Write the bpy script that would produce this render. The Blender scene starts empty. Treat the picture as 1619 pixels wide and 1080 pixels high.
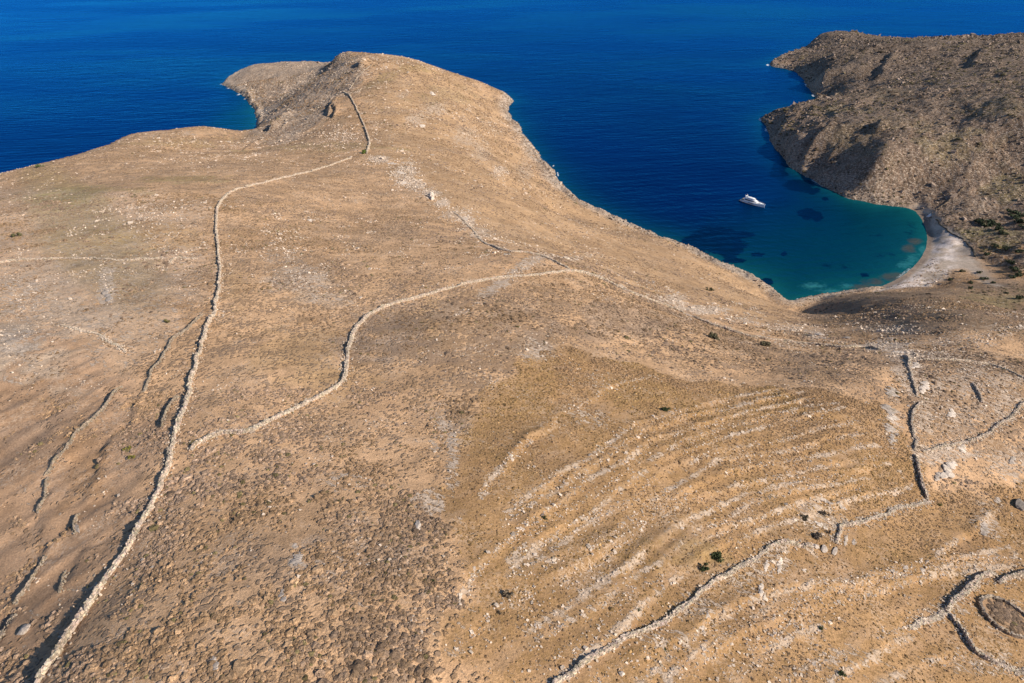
import bpy, math, random
import numpy as np
from mathutils import Vector, Matrix

# ------------------------------------------------------------------ camera, sky, sun, exposure
SC = bpy.context.scene
COL = SC.collection
CAM_H, PITCH, FPX = 230.0, math.radians(32.0), 1080.0      # metres above the sea, tilt, focal length in photo pixels
cam_d = bpy.data.cameras.new("camera")
cam = bpy.data.objects.new("camera", cam_d); COL.objects.link(cam)
cam.location = (0, 0, CAM_H)
cam.rotation_euler = (math.radians(90) - PITCH, 0, 0)
cam_d.sensor_width = 36.0
cam_d.lens = 36.0 * FPX / 1619.0
cam_d.clip_start = 0.5; cam_d.clip_end = 60000
SC.camera = cam

SUN_EL = math.radians(31.5)
SH = math.atan2(0.48, -0.88)                 # direction in which shadows fall on the ground (world XY)
sx, sy = -math.cos(SH), -math.sin(SH)        # towards the sun
w = bpy.data.worlds.new("World"); SC.world = w; w.use_nodes = True
nt = w.node_tree; nt.nodes.clear()
sky = nt.nodes.new("ShaderNodeTexSky"); sky.sky_type = 'NISHITA'; sky.sun_disc = False
sky.sun_elevation = SUN_EL; sky.sun_rotation = math.atan2(sx, sy); sky.air_density = 1.0; sky.dust_density = 0.0; sky.ozone_density = 5.0
bg = nt.nodes.new("ShaderNodeBackground"); bg.inputs[1].default_value = 0.072
wo = nt.nodes.new("ShaderNodeOutputWorld")
nt.links.new(sky.outputs[0], bg.inputs[0]); nt.links.new(bg.outputs[0], wo.inputs[0])
sun_d = bpy.data.lights.new("sun", 'SUN'); sun_d.energy = 4.4; sun_d.angle = math.radians(0.5); sun_d.color = (1.0, 0.905, 0.75)
sun = bpy.data.objects.new("sun", sun_d); COL.objects.link(sun)
sd_ = Vector((sx * math.cos(SUN_EL), sy * math.cos(SUN_EL), math.sin(SUN_EL)))
sun.rotation_euler = sd_.to_track_quat('Z', 'Y').to_euler(); sun.location = (200, -200, 500)
SC.view_settings.view_transform = 'Standard'; SC.view_settings.look = 'None'
SC.view_settings.exposure = 0.66; SC.view_settings.gamma = 1.0; SC.view_settings.use_curve_mapping = False

rng = np.random.default_rng(7)
random.seed(7)

# ------------------------------------------------------------------ helpers
CP, SP = math.cos(PITCH), math.sin(PITCH)
def ray(u, v):
    a = (u - 809.5) / FPX; b = (540.0 - v) / FPX
    return np.array([a, CP + b * SP, -SP + b * CP])
def at_z(u, v, z):                            # the place at height z that the photo shows at (u, v)
    d = ray(u, v); t = (z - CAM_H) / d[2]
    return (d[0] * t, d[1] * t)
def proj(x, y, z):                            # numpy arrays -> photo pixel
    dz = z - CAM_H
    f = y * CP - dz * SP; up = y * SP + dz * CP
    f = np.where(f < 1, 1, f)
    return 809.5 + FPX * x / f, 540 - FPX * up / f, f

def _h(ix, iy, s):
    n = (ix.astype(np.int64) * 374761393 + iy.astype(np.int64) * 668265263 + s * 1274126177) & 0x7fffffff
    n = ((n ^ (n >> 13)) * 1274126177) & 0x7fffffff
    n = ((n ^ (n >> 16)) * 668265263) & 0x7fffffff
    return ((n ^ (n >> 15)) & 0xffff) / 32767.5 - 1.0
def vnoise(x, y, s=0):
    fx = np.floor(x); fy = np.floor(y); tx = x - fx; ty = y - fy
    tx = tx * tx * tx * (tx * (tx * 6 - 15) + 10); ty = ty * ty * ty * (ty * (ty * 6 - 15) + 10)
    ix = fx.astype(np.int64); iy = fy.astype(np.int64)
    a = _h(ix, iy, s); b = _h(ix + 1, iy, s); c = _h(ix, iy + 1, s); d = _h(ix + 1, iy + 1, s)
    return (a * (1 - tx) + b * tx) * (1 - ty) + (c * (1 - tx) + d * tx) * ty
def fbm(x, y, scale, oct=4, s=0, ridged=False):
    r = np.zeros_like(x, dtype=float); a = 1.0; f = 1.0 / scale; tot = 0
    for k in range(oct):
        ca, sa = math.cos(0.7 * k + s), math.sin(0.7 * k + s)
        n = vnoise((x * ca - y * sa) * f + 13.7 * k, (x * sa + y * ca) * f - 7.1 * k, s * 17 + k)
        if ridged: n = 1 - 2 * np.abs(n)
        r += a * n; tot += a; a *= 0.5; f *= 2.03
    return r / tot
def sstep(a, b, x):
    t = np.clip((x - a) / (b - a), 0, 1); return t * t * (3 - 2 * t)

def seg_dist(px, py, poly, closed=False):
    """distance to a polyline, and the parameter (metres along) of the nearest point"""
    P = np.asarray(poly, float); n = len(P); best = np.full(px.shape, 1e9); par = np.zeros(px.shape); acc = 0.0
    for i in range(n if closed else n - 1):
        a = P[i]; b = P[(i + 1) % n]; d = b - a; L2 = d @ d
        if L2 < 1e-9: continue
        t = np.clip(((px - a[0]) * d[0] + (py - a[1]) * d[1]) / L2, 0, 1)
        q = (px - a[0] - t * d[0]) ** 2 + (py - a[1] - t * d[1]) ** 2
        m = q < best; best = np.where(m, q, best); par = np.where(m, acc + t * math.sqrt(L2), par); acc += math.sqrt(L2)
    return np.sqrt(best), par
def inside(px, py, poly):
    P = np.asarray(poly, float); r = np.zeros(px.shape, bool); n = len(P)
    for i in range(n):
        x1, y1 = P[i]; x2, y2 = P[(i + 1) % n]
        if y1 == y2: continue
        c = ((y1 > py) != (y2 > py)) & (px < (x2 - x1) * (py - y1) / (y2 - y1) + x1)
        r ^= c
    return r

# ------------------------------------------------------------------ the lie of the land
px0 = lambda L: [at_z(u, v, 0) for u, v in L]
coast = ([(-2600, -1500), (-1800, -300), (-1100, 150), (-760, 360), (-590, 480), (-480, 640), (-400, 760), (-352, 815)] +
  px0([(385,216),(396,212),(405,205),(407,190),(404,178),(400,168),(392,160),(385,152),(378,147),(370,142),(360,138),(351,133),(357,126),(372,117),
       (400,106),(440,102),(480,103),(520,104),(575,104),(650,106),(700,118),(760,140),(795,148),(806,152),(811,160),(804,168),(803,175),(809,186),(814,192),(822,200),(824,208),
       (830,217),(840,230),(852,243),(860,258),(872,266),(878,277),(884,290),(893,295),(901,306),(915,316),(930,326),(960,338),(1000,358),
       (1050,377),(1100,395),(1150,423),(1190,437),(1220,456),(1240,474),(1247,479),(1260,475),(1280,470),(1300,468),(1322,465),(1345,461),(1370,457),(1395,452),
       (1415,443),(1432,432),(1446,420),(1457,406),(1464,392),(1466,376),(1463,360),(1456,345),(1447,334),(1438,329),(1425,327),(1405,324),(1385,323),
       (1365,318),(1345,315),(1330,308),(1312,300),(1295,292),(1282,282),(1266,275),(1252,266),(1246,262),(1238,247),(1230,238),(1221,229),(1216,213),(1209,200),(1203,187),
       (1212,182),(1240,172),(1290,166),(1330,161),(1310,157),(1292,157),(1287,150),(1281,143),(1276,136),(1272,128),(1265,121),(1262,116),(1250,111),(1238,107),(1226,106),(1215,102),(1222,96),
       (1236,88),(1270,76),(1340,60),(1420,66),(1500,66),(1619,66),(1800,66)]) +
  [(2600, 1500), (3200, 600), (3200, -1500)])
coast = np.array(coast)
CP_PX = """100 1060 149;0 1080 144;0 900 139;0 700 136;0 550 136;200 700 140;290 680 143;340 480 131;345 330 113;250 1080 152;450 1080 153;720 1080 150;720 900 148;720 750 144;720 640 139;720 560 134;720 470 125;905 430 112
720 400 113;550 500 130;550 640 140;450 800 147;450 950 151;550 250 73;450 280 92;550 350 100;600 300 86;585 240 72;750 385 106;690 310 88;850 400 106;800 300 55;750 250 50;700 200 50;640 150 62;575 200 62
560 150 66;575 110 66;580 86 66;650 93 60;700 110 45;760 130 25;800 150 8;760 180 25;800 250 20;830 300 38;870 330 25;900 380 60;1000 400 42;1000 450 80;1100 430 32;1100 500 88;1200 470 32;1200 530 85
1200 500 62;1300 550 92;1400 560 102;1400 530 78;1480 455 6;1560 480 35;1560 450 10;1619 560 90;1619 500 52;1619 450 16;1619 600 104;1560 600 108;1450 620 111;1460 712 113;1467 795 114;1600 650 107;1600 800 110;1619 900 114
1595 975 119;1500 1080 127;1619 1080 121;1400 900 123;1200 1080 139;1000 1080 145;1200 900 133;1000 900 140;1000 750 137;1200 750 127;1300 650 119;1100 640 126;1000 560 122;900 500 122;1200 590 110;1400 590 112;200 300 106;100 350 112
200 410 122;50 410 122;0 450 126;100 500 131;0 330 106;0 290 88;0 275 78;100 250 72;140 238 62;180 280 94;200 215 52;260 207 45;320 200 40;370 212 22;300 240 62;400 240 62;400 225 40;480 215 50
440 205 40;420 190 12;450 160 18;450 130 14;420 102 11;480 98 14;490 106 14;520 110 35;380 125 8;520 150 45;520 190 58;530 92 50;1330 152 28;1250 170 18;1250 220 20;1300 250 14;1300 200 32;1400 150 42
1400 200 45;1400 260 30;1350 250 23;1400 300 9;1440 318 2;1425 311 5;1460 320 4;1500 300 15;1500 250 36;1500 200 51;1619 250 42;1619 180 72;1619 330 16;1550 350 8;1500 340 8;1619 380 14;1560 420 8;1500 400 3;1500 430 4;1540 430 7;1320 140 20;1300 120 25
1290 100 22;1250 95 8;1300 62 20;1340 51 30;1340 80 30;1400 61 38;1400 100 42;1400 130 38;1500 62 46;1500 100 55;1500 150 62;1619 58 52;1619 100 72;1262 488 3;1275 496 8;1300 496 20;1350 496 40;1400 496 59
1450 496 71;1500 496 79;1285 482 4;1320 480 16;1350 480 30;1400 480 44;1450 480 54;1500 480 58;1320 470 7;1350 470 15;1400 468 24;1450 468 36;1500 468 40;1450 459 16;1500 455 14;1300 512 52;1350 512 62;1400 512 68
1450 512 80;1500 512 86"""
ctrl = []
for t in CP_PX.replace("\n", ";").split(";"):
    u, v, z = map(float, t.split()); x, y = at_z(u, v, z); ctrl.append((x, y, z))
ctrl += [(0,-80,150),(-100,-60,146),(120,-80,132),(-600,0,92),(-300,-100,128),(-300,50,128),(300,0,100),(400,120,88),(420,260,55),(600,420,45),(800,620,72),
         (1200,1000,70),(800,0,110),(0,-400,170),(800,-400,130),(-800,-400,120),(1300,300,90),(-450,350,66),(-600,250,62)]
for u, v, z, k in [(-60,292,80,8),(0,276,77,8),(50,264,73,8),(100,251,67,7),(140,239,59,7),(200,217,49,6),(260,209,43,6),(320,202,37,6),(540,92,52,7),(575,87,61,8),(610,88,60,8),(650,95,56,8),(700,113,42,8),(760,133,24,6),(1280,62,14,4),(1340,52,27,6),(1400,62,35,6),(1500,63,43,6),(1619,60,49,6)]:
    x_, y_ = at_z(u, v, z); ctrl.append((x_, y_, z)); ctrl.append((x_ * 1.10, y_ * 1.10, CAM_H - (CAM_H - z) * 1.10 - k))
cv = coast[8:-3]
ctrl += [(x, y, 0.3) for x, y in cv[::2]]
# sea floor just off the coast keeps the slope honest
def coast_normals(P):
    d = np.roll(P, -1, 0) - np.roll(P, 1, 0); n = np.stack([-d[:, 1], d[:, 0]], 1); n /= np.linalg.norm(n, axis=1)[:, None] + 1e-9
    return n
cn = coast_normals(coast)
if inside(np.array([coast[30][0] + cn[30][0] * 3]), np.array([coast[30][1] + cn[30][1] * 3]), coast)[0]: cn = -cn
for i in range(8, len(coast) - 4, 4):
    q = coast[i] + cn[i] * 40
    if not inside(q[:1], q[1:], coast)[0]: ctrl.append((q[0], q[1], -14))
ctrl = np.array(ctrl)
def rbf_fit(C, lam=2.0):
    X = C[:, :2] / 100.0; n = len(X)
    r = np.linalg.norm(X[:, None] - X[None], axis=2); K = np.where(r > 0, r * r * np.log(r + 1e-12), 0) + np.eye(n) * lam * 0.001
    Pm = np.c_[np.ones(n), X]; A = np.block([[K, Pm], [Pm.T, np.zeros((3, 3))]])
    return np.linalg.solve(A, np.r_[C[:, 2], 0, 0, 0])
# drop near-duplicate controls
keep = []
for i, c in enumerate(ctrl):
    if all(np.hypot(*(c[:2] - ctrl[j][:2])) > 6 for j in keep): keep.append(i)
ctrl = ctrl[keep]
WT = rbf_fit(ctrl)
def rbf(x, y):
    r_ = np.empty(x.shape); xf = x.ravel() / 100; yf = y.ravel() / 100; out = np.empty(xf.shape); X = ctrl[:, :2] / 100
    for s in range(0, len(xf), 20000):
        d2 = (xf[s:s+20000, None] - X[None, :, 0]) ** 2 + (yf[s:s+20000, None] - X[None, :, 1]) ** 2
        out[s:s+20000] = (0.5 * d2 * np.log(d2 + 1e-20)) @ WT[:len(X)] + WT[len(X)] + WT[len(X)+1] * xf[s:s+20000] + WT[len(X)+2] * yf[s:s+20000]
    return out.reshape(x.shape)
def axis(lo, hi, c0, c1, s0, g):
    a = [c0]
    while a[-1] < c1: a.append(a[-1] + s0)
    while a[-1] < hi: a.append(a[-1] + s0 + g * (a[-1] - c1))
    b = [c0]
    while b[-1] > lo: b.append(b[-1] - s0 - g * (c0 - b[-1]))
    return np.array(b[:0:-1] + a)
GX = axis(-1300, 1700, -115, 135, 0.8, 0.0052)
GY = axis(-120, 1850, 40, 180, 0.8, 0.0045)
X, Y = np.meshgrid(GX, GY)
print("grid", X.shape)
# smooth height on a coarse grid first, then resampled
def bil(ax, ay, Z, x, y):
    i = np.clip(np.searchsorted(ax, x) - 1, 0, len(ax) - 2); j = np.clip(np.searchsorted(ay, y) - 1, 0, len(ay) - 2)
    tx = np.clip((x - ax[i]) / (ax[i+1] - ax[i]), 0, 1); ty = np.clip((y - ay[j]) / (ay[j+1] - ay[j]), 0, 1)
    return (Z[j, i] * (1 - tx) + Z[j, i+1] * tx) * (1 - ty) + (Z[j+1, i] * (1 - tx) + Z[j+1, i+1] * tx) * ty
CXa = GX[::3]; CYa = GY[::3]; CXa = np.r_[CXa, GX[-1]] if CXa[-1] < GX[-1] else CXa; CYa = np.r_[CYa, GY[-1]] if CYa[-1] < GY[-1] else CYa
cX, cY = np.meshgrid(CXa, CYa)
Z0c = rbf(cX, cY)
def zs(x, y): return bil(CXa, CYa, Z0c, x, y)

# ------------------------------------------------------------------ tracing the photograph onto the ground
def hit_fn(zf, u, v, lo=25.0, hi=3000.0):
    d = ray(u, v); t = np.exp(np.linspace(math.log(lo), math.log(hi), 3000))
    x = d[0] * t; y = d[1] * t; z = CAM_H + d[2] * t; below = z < zf(x, y)
    k = int(np.argmax(below))
    if not below[k]: k = -1
    a, b = t[max(k - 1, 0)], t[k]
    t = np.linspace(a, b, 60); x = d[0] * t; y = d[1] * t; z = CAM_H + d[2] * t; below = z < zf(x, y); k = int(np.argmax(below))
    return (x[k], y[k])
def trace(L, zf=zs): return np.array([hit_fn(zf, u, v) for u, v in L])

sdc, _ = seg_dist(cX, cY, coast, True)
SDc = np.where(inside(cX, cY, coast), sdc, -sdc)
SD = bil(CXa, CYa, SDc, X, Y)

def soft(Lpx, wid, s=1, amp=None):            # soft-edged region on the coarse grid
    P = trace(Lpx); d, _ = seg_dist(cX, cY, P, True); d = np.where(inside(cX, cY, P), d, -d)
    amp = wid if amp is None else amp
    return sstep(-wid, wid, d + amp * 2.0 * fbm(cX, cY, wid * 4, 4, s))
Z0 = zs
FIELD = soft([(742,650),(790,600),(850,565),(900,548),(1000,578),(1100,604),(1200,606),(1320,622),(1395,645),(1440,720),(1475,785),(1619,770),(1900,770),(1900,1180),(728,1180),(722,1000),(742,900),(722,800),(738,720)], 1.8, 1, 3.2)
SEAWARD = soft([(600,245),(700,310),(770,380),(905,415),(1100,480),(1250,515),(1247,485),(1190,440),(1050,380),(930,330),(860,285),(800,200),(795,160),(700,112),(600,90),(560,150),(590,230)], 12, 2)
DENSE = np.maximum.reduce([soft([(905,445),(1000,460),(1150,520),(1300,560),(1400,575),(1400,625),(1250,590),(1100,575),(1000,540),(930,530),(850,600),(790,640),(760,700),(730,690),(700,560),(620,590),(560,580),(590,520),(640,480),(780,455)], 4, 3),
                           soft([(740,770),(735,860),(730,1000),(735,1130),(560,1130),(480,1000),(560,900),(640,780)], 3, 4) * 0.9,
                           soft([(330,760),(420,690),(560,650),(640,700),(560,800),(400,830)], 3, 14) * 0.6])
LEFTB = soft([(-300,520),(100,520),(210,600),(260,680),(230,780),(120,960),(60,1080),(0,1180),(-400,1180)], 4, 5)
DENSE = np.maximum(DENSE, soft([(1395,572),(1450,556),(1640,562),(1720,700),(1619,735),(1520,700),(1475,705),(1450,712),(1425,640)], 3, 15) * 1.05)
BACKL = soft([(1215,100),(1250,70),(1330,48),(1619,50),(1900,50),(1900,110),(1619,105),(1500,140),(1400,152),(1290,158),(1265,120)], 14, 16)
FARR = sstep(300, 360, cX) * sstep(460, 520, cY) + 0.0
FARR = np.maximum(FARR, inside(cX, cY, np.array([at_z(u, v, 20) for u, v in [(1190,200),(1200,60),(1900,30),(1900,430),(1619,420),(1580,390),(1480,345),(1440,325),(1300,310)]])).astype(float))
VALLEY = soft([(1260,500),(1360,512),(1480,530),(1640,545),(1900,545),(1900,440),(1640,450),(1560,450),(1500,430),(1460,460),(1300,472)], 6, 6)
LOBE = soft([(340,130),(420,95),(480,92),(560,86),(580,100),(560,140),(520,180),(440,230),(385,225),(400,180)], 8, 7)
LEFTTOP = soft([(-300,300),(0,300),(180,300),(330,320),(330,500),(200,620),(60,560),(-300,540)], 8, 8)
BEACH = soft([(1385,462),(1400,425),(1440,405),(1440,345),(1430,322),(1456,326),(1472,334),(1484,348),(1502,368),(1517,377),(1538,392),(1543,406),(1556,426),(1577,448),(1588,458),(1570,455),(1545,437),(1522,424),(1505,427),(1494,440),(1472,453),(1400,458)], 1.2, 9, 0.8)
up = lambda A: bil(CXa, CYa, A, X, Y)
rockc = np.clip(np.maximum.reduce([LOBE * 0.9, FARR * 0.75, VALLEY * 0.35, sstep(26, 6, SDc) * (1 - BEACH)]), 0, 1)
ROCK = up(rockc)

# ------------------------------------------------------------------ micro relief
Z = zs(X, Y)
near = sstep(420, 200, np.hypot(X, Y))
Z += 0.9 * fbm(X, Y, 45, 4, 21) * (1 - 0.4 * up(FIELD))
Z += near * (0.22 * fbm(X, Y, 6, 3, 22) + 0.10 * fbm(X, Y, 1.9, 2, 23))
# dry folds of the left-hand slope
LB = up(LEFTB)
ang = math.radians(58); ux_, uy_ = math.cos(ang), math.sin(ang)
wx = X * ux_ + Y * uy_ + 6 * fbm(X, Y, 30, 2, 25); wy = -X * uy_ + Y * ux_ + 4 * fbm(X, Y, 18, 3, 26)
Z += LB * 0.38 * fbm(wx / 5.0, wy, 3.5, 4, 27, True)
rk = ROCK * sstep(0, 14, SD)
rk2 = np.maximum(rk, 0)
Z += rk2 * (2.6 * fbm(X, Y, 34, 4, 31, True) + 1.1 * fbm(X + 0.5 * Y, Y, 9, 3, 32, True))
FR = up(FARR)
Z += FR * sstep(5, 50, SD) * (2.6 * fbm(X * 0.5 + Y * 0.5, (Y - X) * 0.9, 52, 4, 33, True) + 1.4 * fbm(X, Y, 14, 3, 34, True))

def scarp(L, h, Lw, ztrace=zs, world=None, soft_=0.35, jit=0.6, brk=0):
    """a bank: ground on the right-hand side of the path stands h higher, easing off over Lw metres"""
    global Z
    P = trace(L, ztrace) if world is None else world
    m = 3 * Lw + 5
    i0, i1 = np.searchsorted(GX, [P[:, 0].min() - m, P[:, 0].max() + m]); j0, j1 = np.searchsorted(GY, [P[:, 1].min() - m, P[:, 1].max() + m])
    if i1 <= i0 or j1 <= j0: return P
    x = X[j0:j1, i0:i1]; y = Y[j0:j1, i0:i1]
    xx = x + jit * fbm(x, y, 4 * jit + 1, 3, 41); yy = y + jit * fbm(x, y, 4 * jit + 1, 3, 42)
    d, par = seg_dist(xx, yy, P); T = np.sum(np.hypot(*np.diff(P, axis=0).T))
    side = np.zeros_like(d); best = np.full(d.shape, 1e9)
    for a, b in zip(P[:-1], P[1:]):
        e = b - a; L2 = e @ e; t = np.clip(((xx - a[0]) * e[0] + (yy - a[1]) * e[1]) / L2, 0, 1)
        q = (xx - a[0] - t * e[0]) ** 2 + (yy - a[1] - t * e[1]) ** 2; cr = (xx - a[0]) * e[1] - (yy - a[1]) * e[0]
        mm = q < best; best[mm] = q[mm]; side[mm] = np.sign(cr[mm])
    s = d * side; win = sstep(0, 0.12 * T, par) * sstep(0, 0.12 * T, T - par)
    if brk: win = win * np.clip(0.55 + 1.6 * fbm(par + 50 * brk, par * 0 + brk, 16, 2, 43), 0, 1.2)
    Z[j0:j1, i0:i1] += win * h * (sstep(-soft_, soft_, s) * np.exp(-np.maximum(s, 0) / Lw) - 0.35 * (s < 0) * np.exp(s / Lw * 1.0 - 0.2) * sstep(0, soft_, -s))
    return P
GUL = [[(320,497),(308,508),(295,520),(285,527),(270,538),(262,555),(255,568),(243,583),(235,595),(225,620)],[(192,613),(180,620),(178,632),(165,645),(150,658),(140,668),(120,685),(112,695),(105,705),(92,720),(80,740),(70,750)],[(76,756),(72,765),(75,787),(65,800),(62,812)],[(282,628),(270,640),(262,655),(257,675)],[(75,880),(65,895),(55,912),(42,930),(22,955)],[(122,812),(117,830),(120,845)],[(27,975),(15,985),(0,1015),(-20,1040)],[(225,620),(212,650),(205,680)],[(62,812),(66,845),(75,880)],[(22,955),(10,1000),(-10,1060)],[(175,700),(150,760),(128,800)],[(175,690),(160,720),(150,745)],[(140,860),(125,885),(105,925)],[(218,830),(205,850)]]
for L in GUL: scarp(L[::-1], 0.5, 3, soft_=0.5, jit=0.5)
# cliffs and banks seen on the far peninsula (path direction chosen so that the right-hand side is the high one)
scarp([(424,212),(440,200),(462,184)], 9, 14, soft_=1.5, jit=2)
scarp([(384,238),(396,230),(424,216)], 3, 8, soft_=1.5, jit=2)
scarp([(470,178),(490,168),(510,152)], 3, 8, soft_=1.5, jit=2)
scarp([(516,184),(520,172),(530,160),(538,156)], 5, 8, soft_=1.5, jit=2.5)
scarp([(528,186),(532,176),(526,170)], 4, 6, soft_=1.5, jit=2)
scarp([(566,108),(574,100),(586,97)], 9, 12, soft_=2, jit=3)
# headland cliffs across the bay
scarp([(1222,226),(1240,200),(1262,180),(1300,168)], 7, 16, soft_=3, jit=5)
scarp([(1262,262),(1280,236),(1296,215),(1312,200)], 7, 14, soft_=3, jit=5)
scarp([(1292,280),(1304,262),(1330,258)], 6, 12, soft_=3, jit=4)
scarp([(1375,214),(1384,204),(1386,196)], 6, 8, soft_=2, jit=3)
scarp([(1262,120),(1290,104),(1320,96),(1345,84)], 6, 18, soft_=4, jit=6)
scarp([(1380,130),(1395,110),(1412,84)], 5, 20, soft_=4, jit=6)
scarp([(1530,110),(1545,90),(1556,76)], 5, 20, soft_=4, jit=6)

# terraces of the ploughed-up hillside: guide lines traced from the photograph, further ones between them
GUIDES = [[(800,812),(849,772),(943,712),(1035,655),(1156,630),(1270,606)],
          [(800,905),(865,850),(960,795),(1060,722),(1180,680),(1340,645)],
          [(828,977),(900,930),(985,868),(1075,800),(1200,752),(1400,722)],
          [(860,1078),(950,1010),(1050,925),(1150,860),(1290,800),(1440,768)]]
GUIDES2 = [[(1010,1078),(1085,1020),(1165,962),(1260,932),(1400,905),(1600,868)],
           [(1120,1078),(1210,1010),(1290,965),(1350,945),(1450,915),(1619,890)],
           [(1230,1078),(1310,1030),(1390,1000),(1440,985)]]
def lerp_lines(A, B, t): return [((1 - t) * a[0] + t * b[0], (1 - t) * a[1] + t * b[1]) for a, b in zip(A, B)]
TL = []
for a, b in zip(GUIDES[:-1], GUIDES[1:]):
    for t in (0, 0.25, 0.5, 0.75): TL.append(lerp_lines(a, b, t))
TL.append(GUIDES[-1])
TL.append([(770,765),(820,712),(890,655),(960,615),(1040,590)])
for a, b in zip(GUIDES2[:1], GUIDES2[1:2]):
    for t in (0, 0.33, 0.66, 1): TL.append(lerp_lines(a, b, t))
TL.append(GUIDES2[2])
TL += [[(722,965),(760,905),(800,862),(850,820)], [(720,1040),(770,985),(840,940)], [(760,790),(800,735),(850,690),(900,668)], [(1000,1030),(1060,1030),(1100,1055)][:0] or [(930,1078),(1000,1040),(1050,1010)],[(1160,1078),(1250,1010),(1330,985)],[(1300,1078),(1380,1030),(1450,1010)],[(1380,1078),(1450,1050),(1520,1030)],[(1470,880),(1520,850),(1580,800)],[(1200,900),(1260,850),(1300,845)][:2]+[(1290,880)]]
TWORLD = []
def smooth_line(P, n=3):
    P = np.asarray(P, float)
    for _ in range(n):
        Q = [P[0]]
        for a, b in zip(P[:-1], P[1:]): Q += [0.75 * a + 0.25 * b, 0.25 * a + 0.75 * b]
        Q.append(P[-1]); P = np.array(Q)
    return P
stony = np.zeros_like(X)
for k, L in enumerate(TL):
    P = smooth_line(trace(L), 2)
    P = P + np.stack([1.3 * fbm(P[:, 0], P[:, 1], 14, 2, 50 + k), 1.3 * fbm(P[:, 0], P[:, 1], 14, 2, 80 + k)], 1)
    P = P[::-1]                                # uphill (upper left) on the right-hand side
    scarp(None, 0.45 + 0.4 * ((k * 7) % 5) / 4, 1.9, world=P, soft_=0.3, jit=1.3, brk=k + 1)
    TWORLD.append(P)
    i0, i1 = np.searchsorted(GX, [P[:, 0].min() - 6, P[:, 0].max() + 6]); j0, j1 = np.searchsorted(GY, [P[:, 1].min() - 6, P[:, 1].max() + 6])
    x = X[j0:j1, i0:i1]; y = Y[j0:j1, i0:i1]; d, _ = seg_dist(x, y, P)
    g = sstep(0.7, 0.1, d + 0.75 * fbm(x, y, 2.5, 3, 61)) * sstep(-0.35, 0.45, fbm(x, y, 16, 2, 63 + k))
    stony[j0:j1, i0:i1] = np.maximum(stony[j0:j1, i0:i1], g)

# shore line: ragged where it is rock, smooth at the beach
BE = up(BEACH)
sdj = SD + (1 - BE) * sstep(30, 0, np.abs(SD)) * (2.6 * fbm(X, Y, 16, 3, 71) + 1.3 * fbm(X, Y, 5, 2, 72))
landz = np.maximum(Z * sstep(-1, 10, sdj) + 0.0, np.minimum(sdj * (1.0 - 0.92 * BE), 4.2 + 2.6 * fbm(X, Y, 20, 2, 73)) * 1.0)
Z = np.where(sdj > 0, landz, np.maximum(sdj * (0.45 - 0.3 * BE), -18))
Z += (1 - BE) * sstep(-3, 2, sdj) * sstep(16, 3, sdj) * 0.8 * fbm(X, Y, 4, 3, 74, True)

def hz(x, y):
    x = np.asarray(x, float); y = np.asarray(y, float)
    return bil(GX, GY, Z, x, y)
def hit(u, v): return hit_fn(hz, u, v)

# ------------------------------------------------------------------ ground colours (albedo)
def c3(*v): return np.array(v, float)
def mixc(C, col, m): m = np.asarray(m)[..., None]; return C * (1 - m) + col * m
C = np.ones(X.shape + (3,)) * c3(0.51, 0.320, 0.185)
C = mixc(C, c3(0.53, 0.355, 0.230), up(LEFTTOP) * 0.8)
C = mixc(C, c3(0.39, 0.245, 0.155), LB * 0.75)
C = mixc(C, c3(0.375, 0.222, 0.108), up(FIELD) * 0.9)
C = mixc(C, c3(0.40, 0.254, 0.143), up(SEAWARD) * 0.9)
C = mixc(C, c3(0.30, 0.22, 0.165), up(LOBE) * 0.9)
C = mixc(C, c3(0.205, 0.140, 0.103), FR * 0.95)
C = mixc(C, c3(0.155, 0.112, 0.088), up(BACKL) * 0.9)  # back lobe: dark scrub ground, with the slope's shading also put into the colour
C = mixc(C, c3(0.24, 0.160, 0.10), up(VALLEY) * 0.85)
shore = sstep(22, 5, sdj + 8 * fbm(X, Y, 30, 3, 75)) * (1 - BE) * (1 - 0.85 * FR)
C = mixc(C, c3(0.38, 0.305, 0.245), shore * 0.9)
wetrock = sstep(3.2, 0.6, sdj) * (1 - BE)
C = mixc(C, c3(0.10, 0.075, 0.06), wetrock * 0.8)
def spot(cx, cy, rx, ry, col, k, s=0, zf=zs, rough=0.8):
    """a patch of other ground whose place, size and outline come from the photograph"""
    global C
    p = np.array(hit_fn(zf, cx, cy)); a = np.array(hit_fn(zf, cx + rx, cy)); b = np.array(hit_fn(zf, cx, cy + ry * 0.8))
    e1 = a - p; e2 = b - p; M = np.array([[e1[0], e2[0]], [e1[1], e2[1]]])
    if abs(np.linalg.det(M)) < 1e-6: return
    Mi = np.linalg.inv(M); R = 2.6 * max(np.linalg.norm(e1), np.linalg.norm(e2))
    i0, i1 = np.searchsorted(GX, [p[0] - R, p[0] + R]); j0, j1 = np.searchsorted(GY, [p[1] - R, p[1] + R])
    x = X[j0:j1, i0:i1] - p[0]; y = Y[j0:j1, i0:i1] - p[1]
    q = np.hypot(Mi[0, 0] * x + Mi[0, 1] * y, Mi[1, 0] * x + Mi[1, 1] * y)
    sc = 0.6 * min(np.linalg.norm(e1), np.linalg.norm(e2)) + 0.6
    q = q + rough * 1.6 * fbm(x + p[0], y + p[1], sc, 4, 90 + s)
    C[j0:j1, i0:i1] = mixc(C[j0:j1, i0:i1], col, k * sstep(1.25, 0.7, q))
ORANGE = c3(0.46, 0.29, 0.15); PALE = c3(0.50, 0.38, 0.28); GREEN = c3(0.22, 0.20, 0.06); GREY = c3(0.23, 0.18, 0.15); RED = c3(0.36, 0.20, 0.09)
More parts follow.
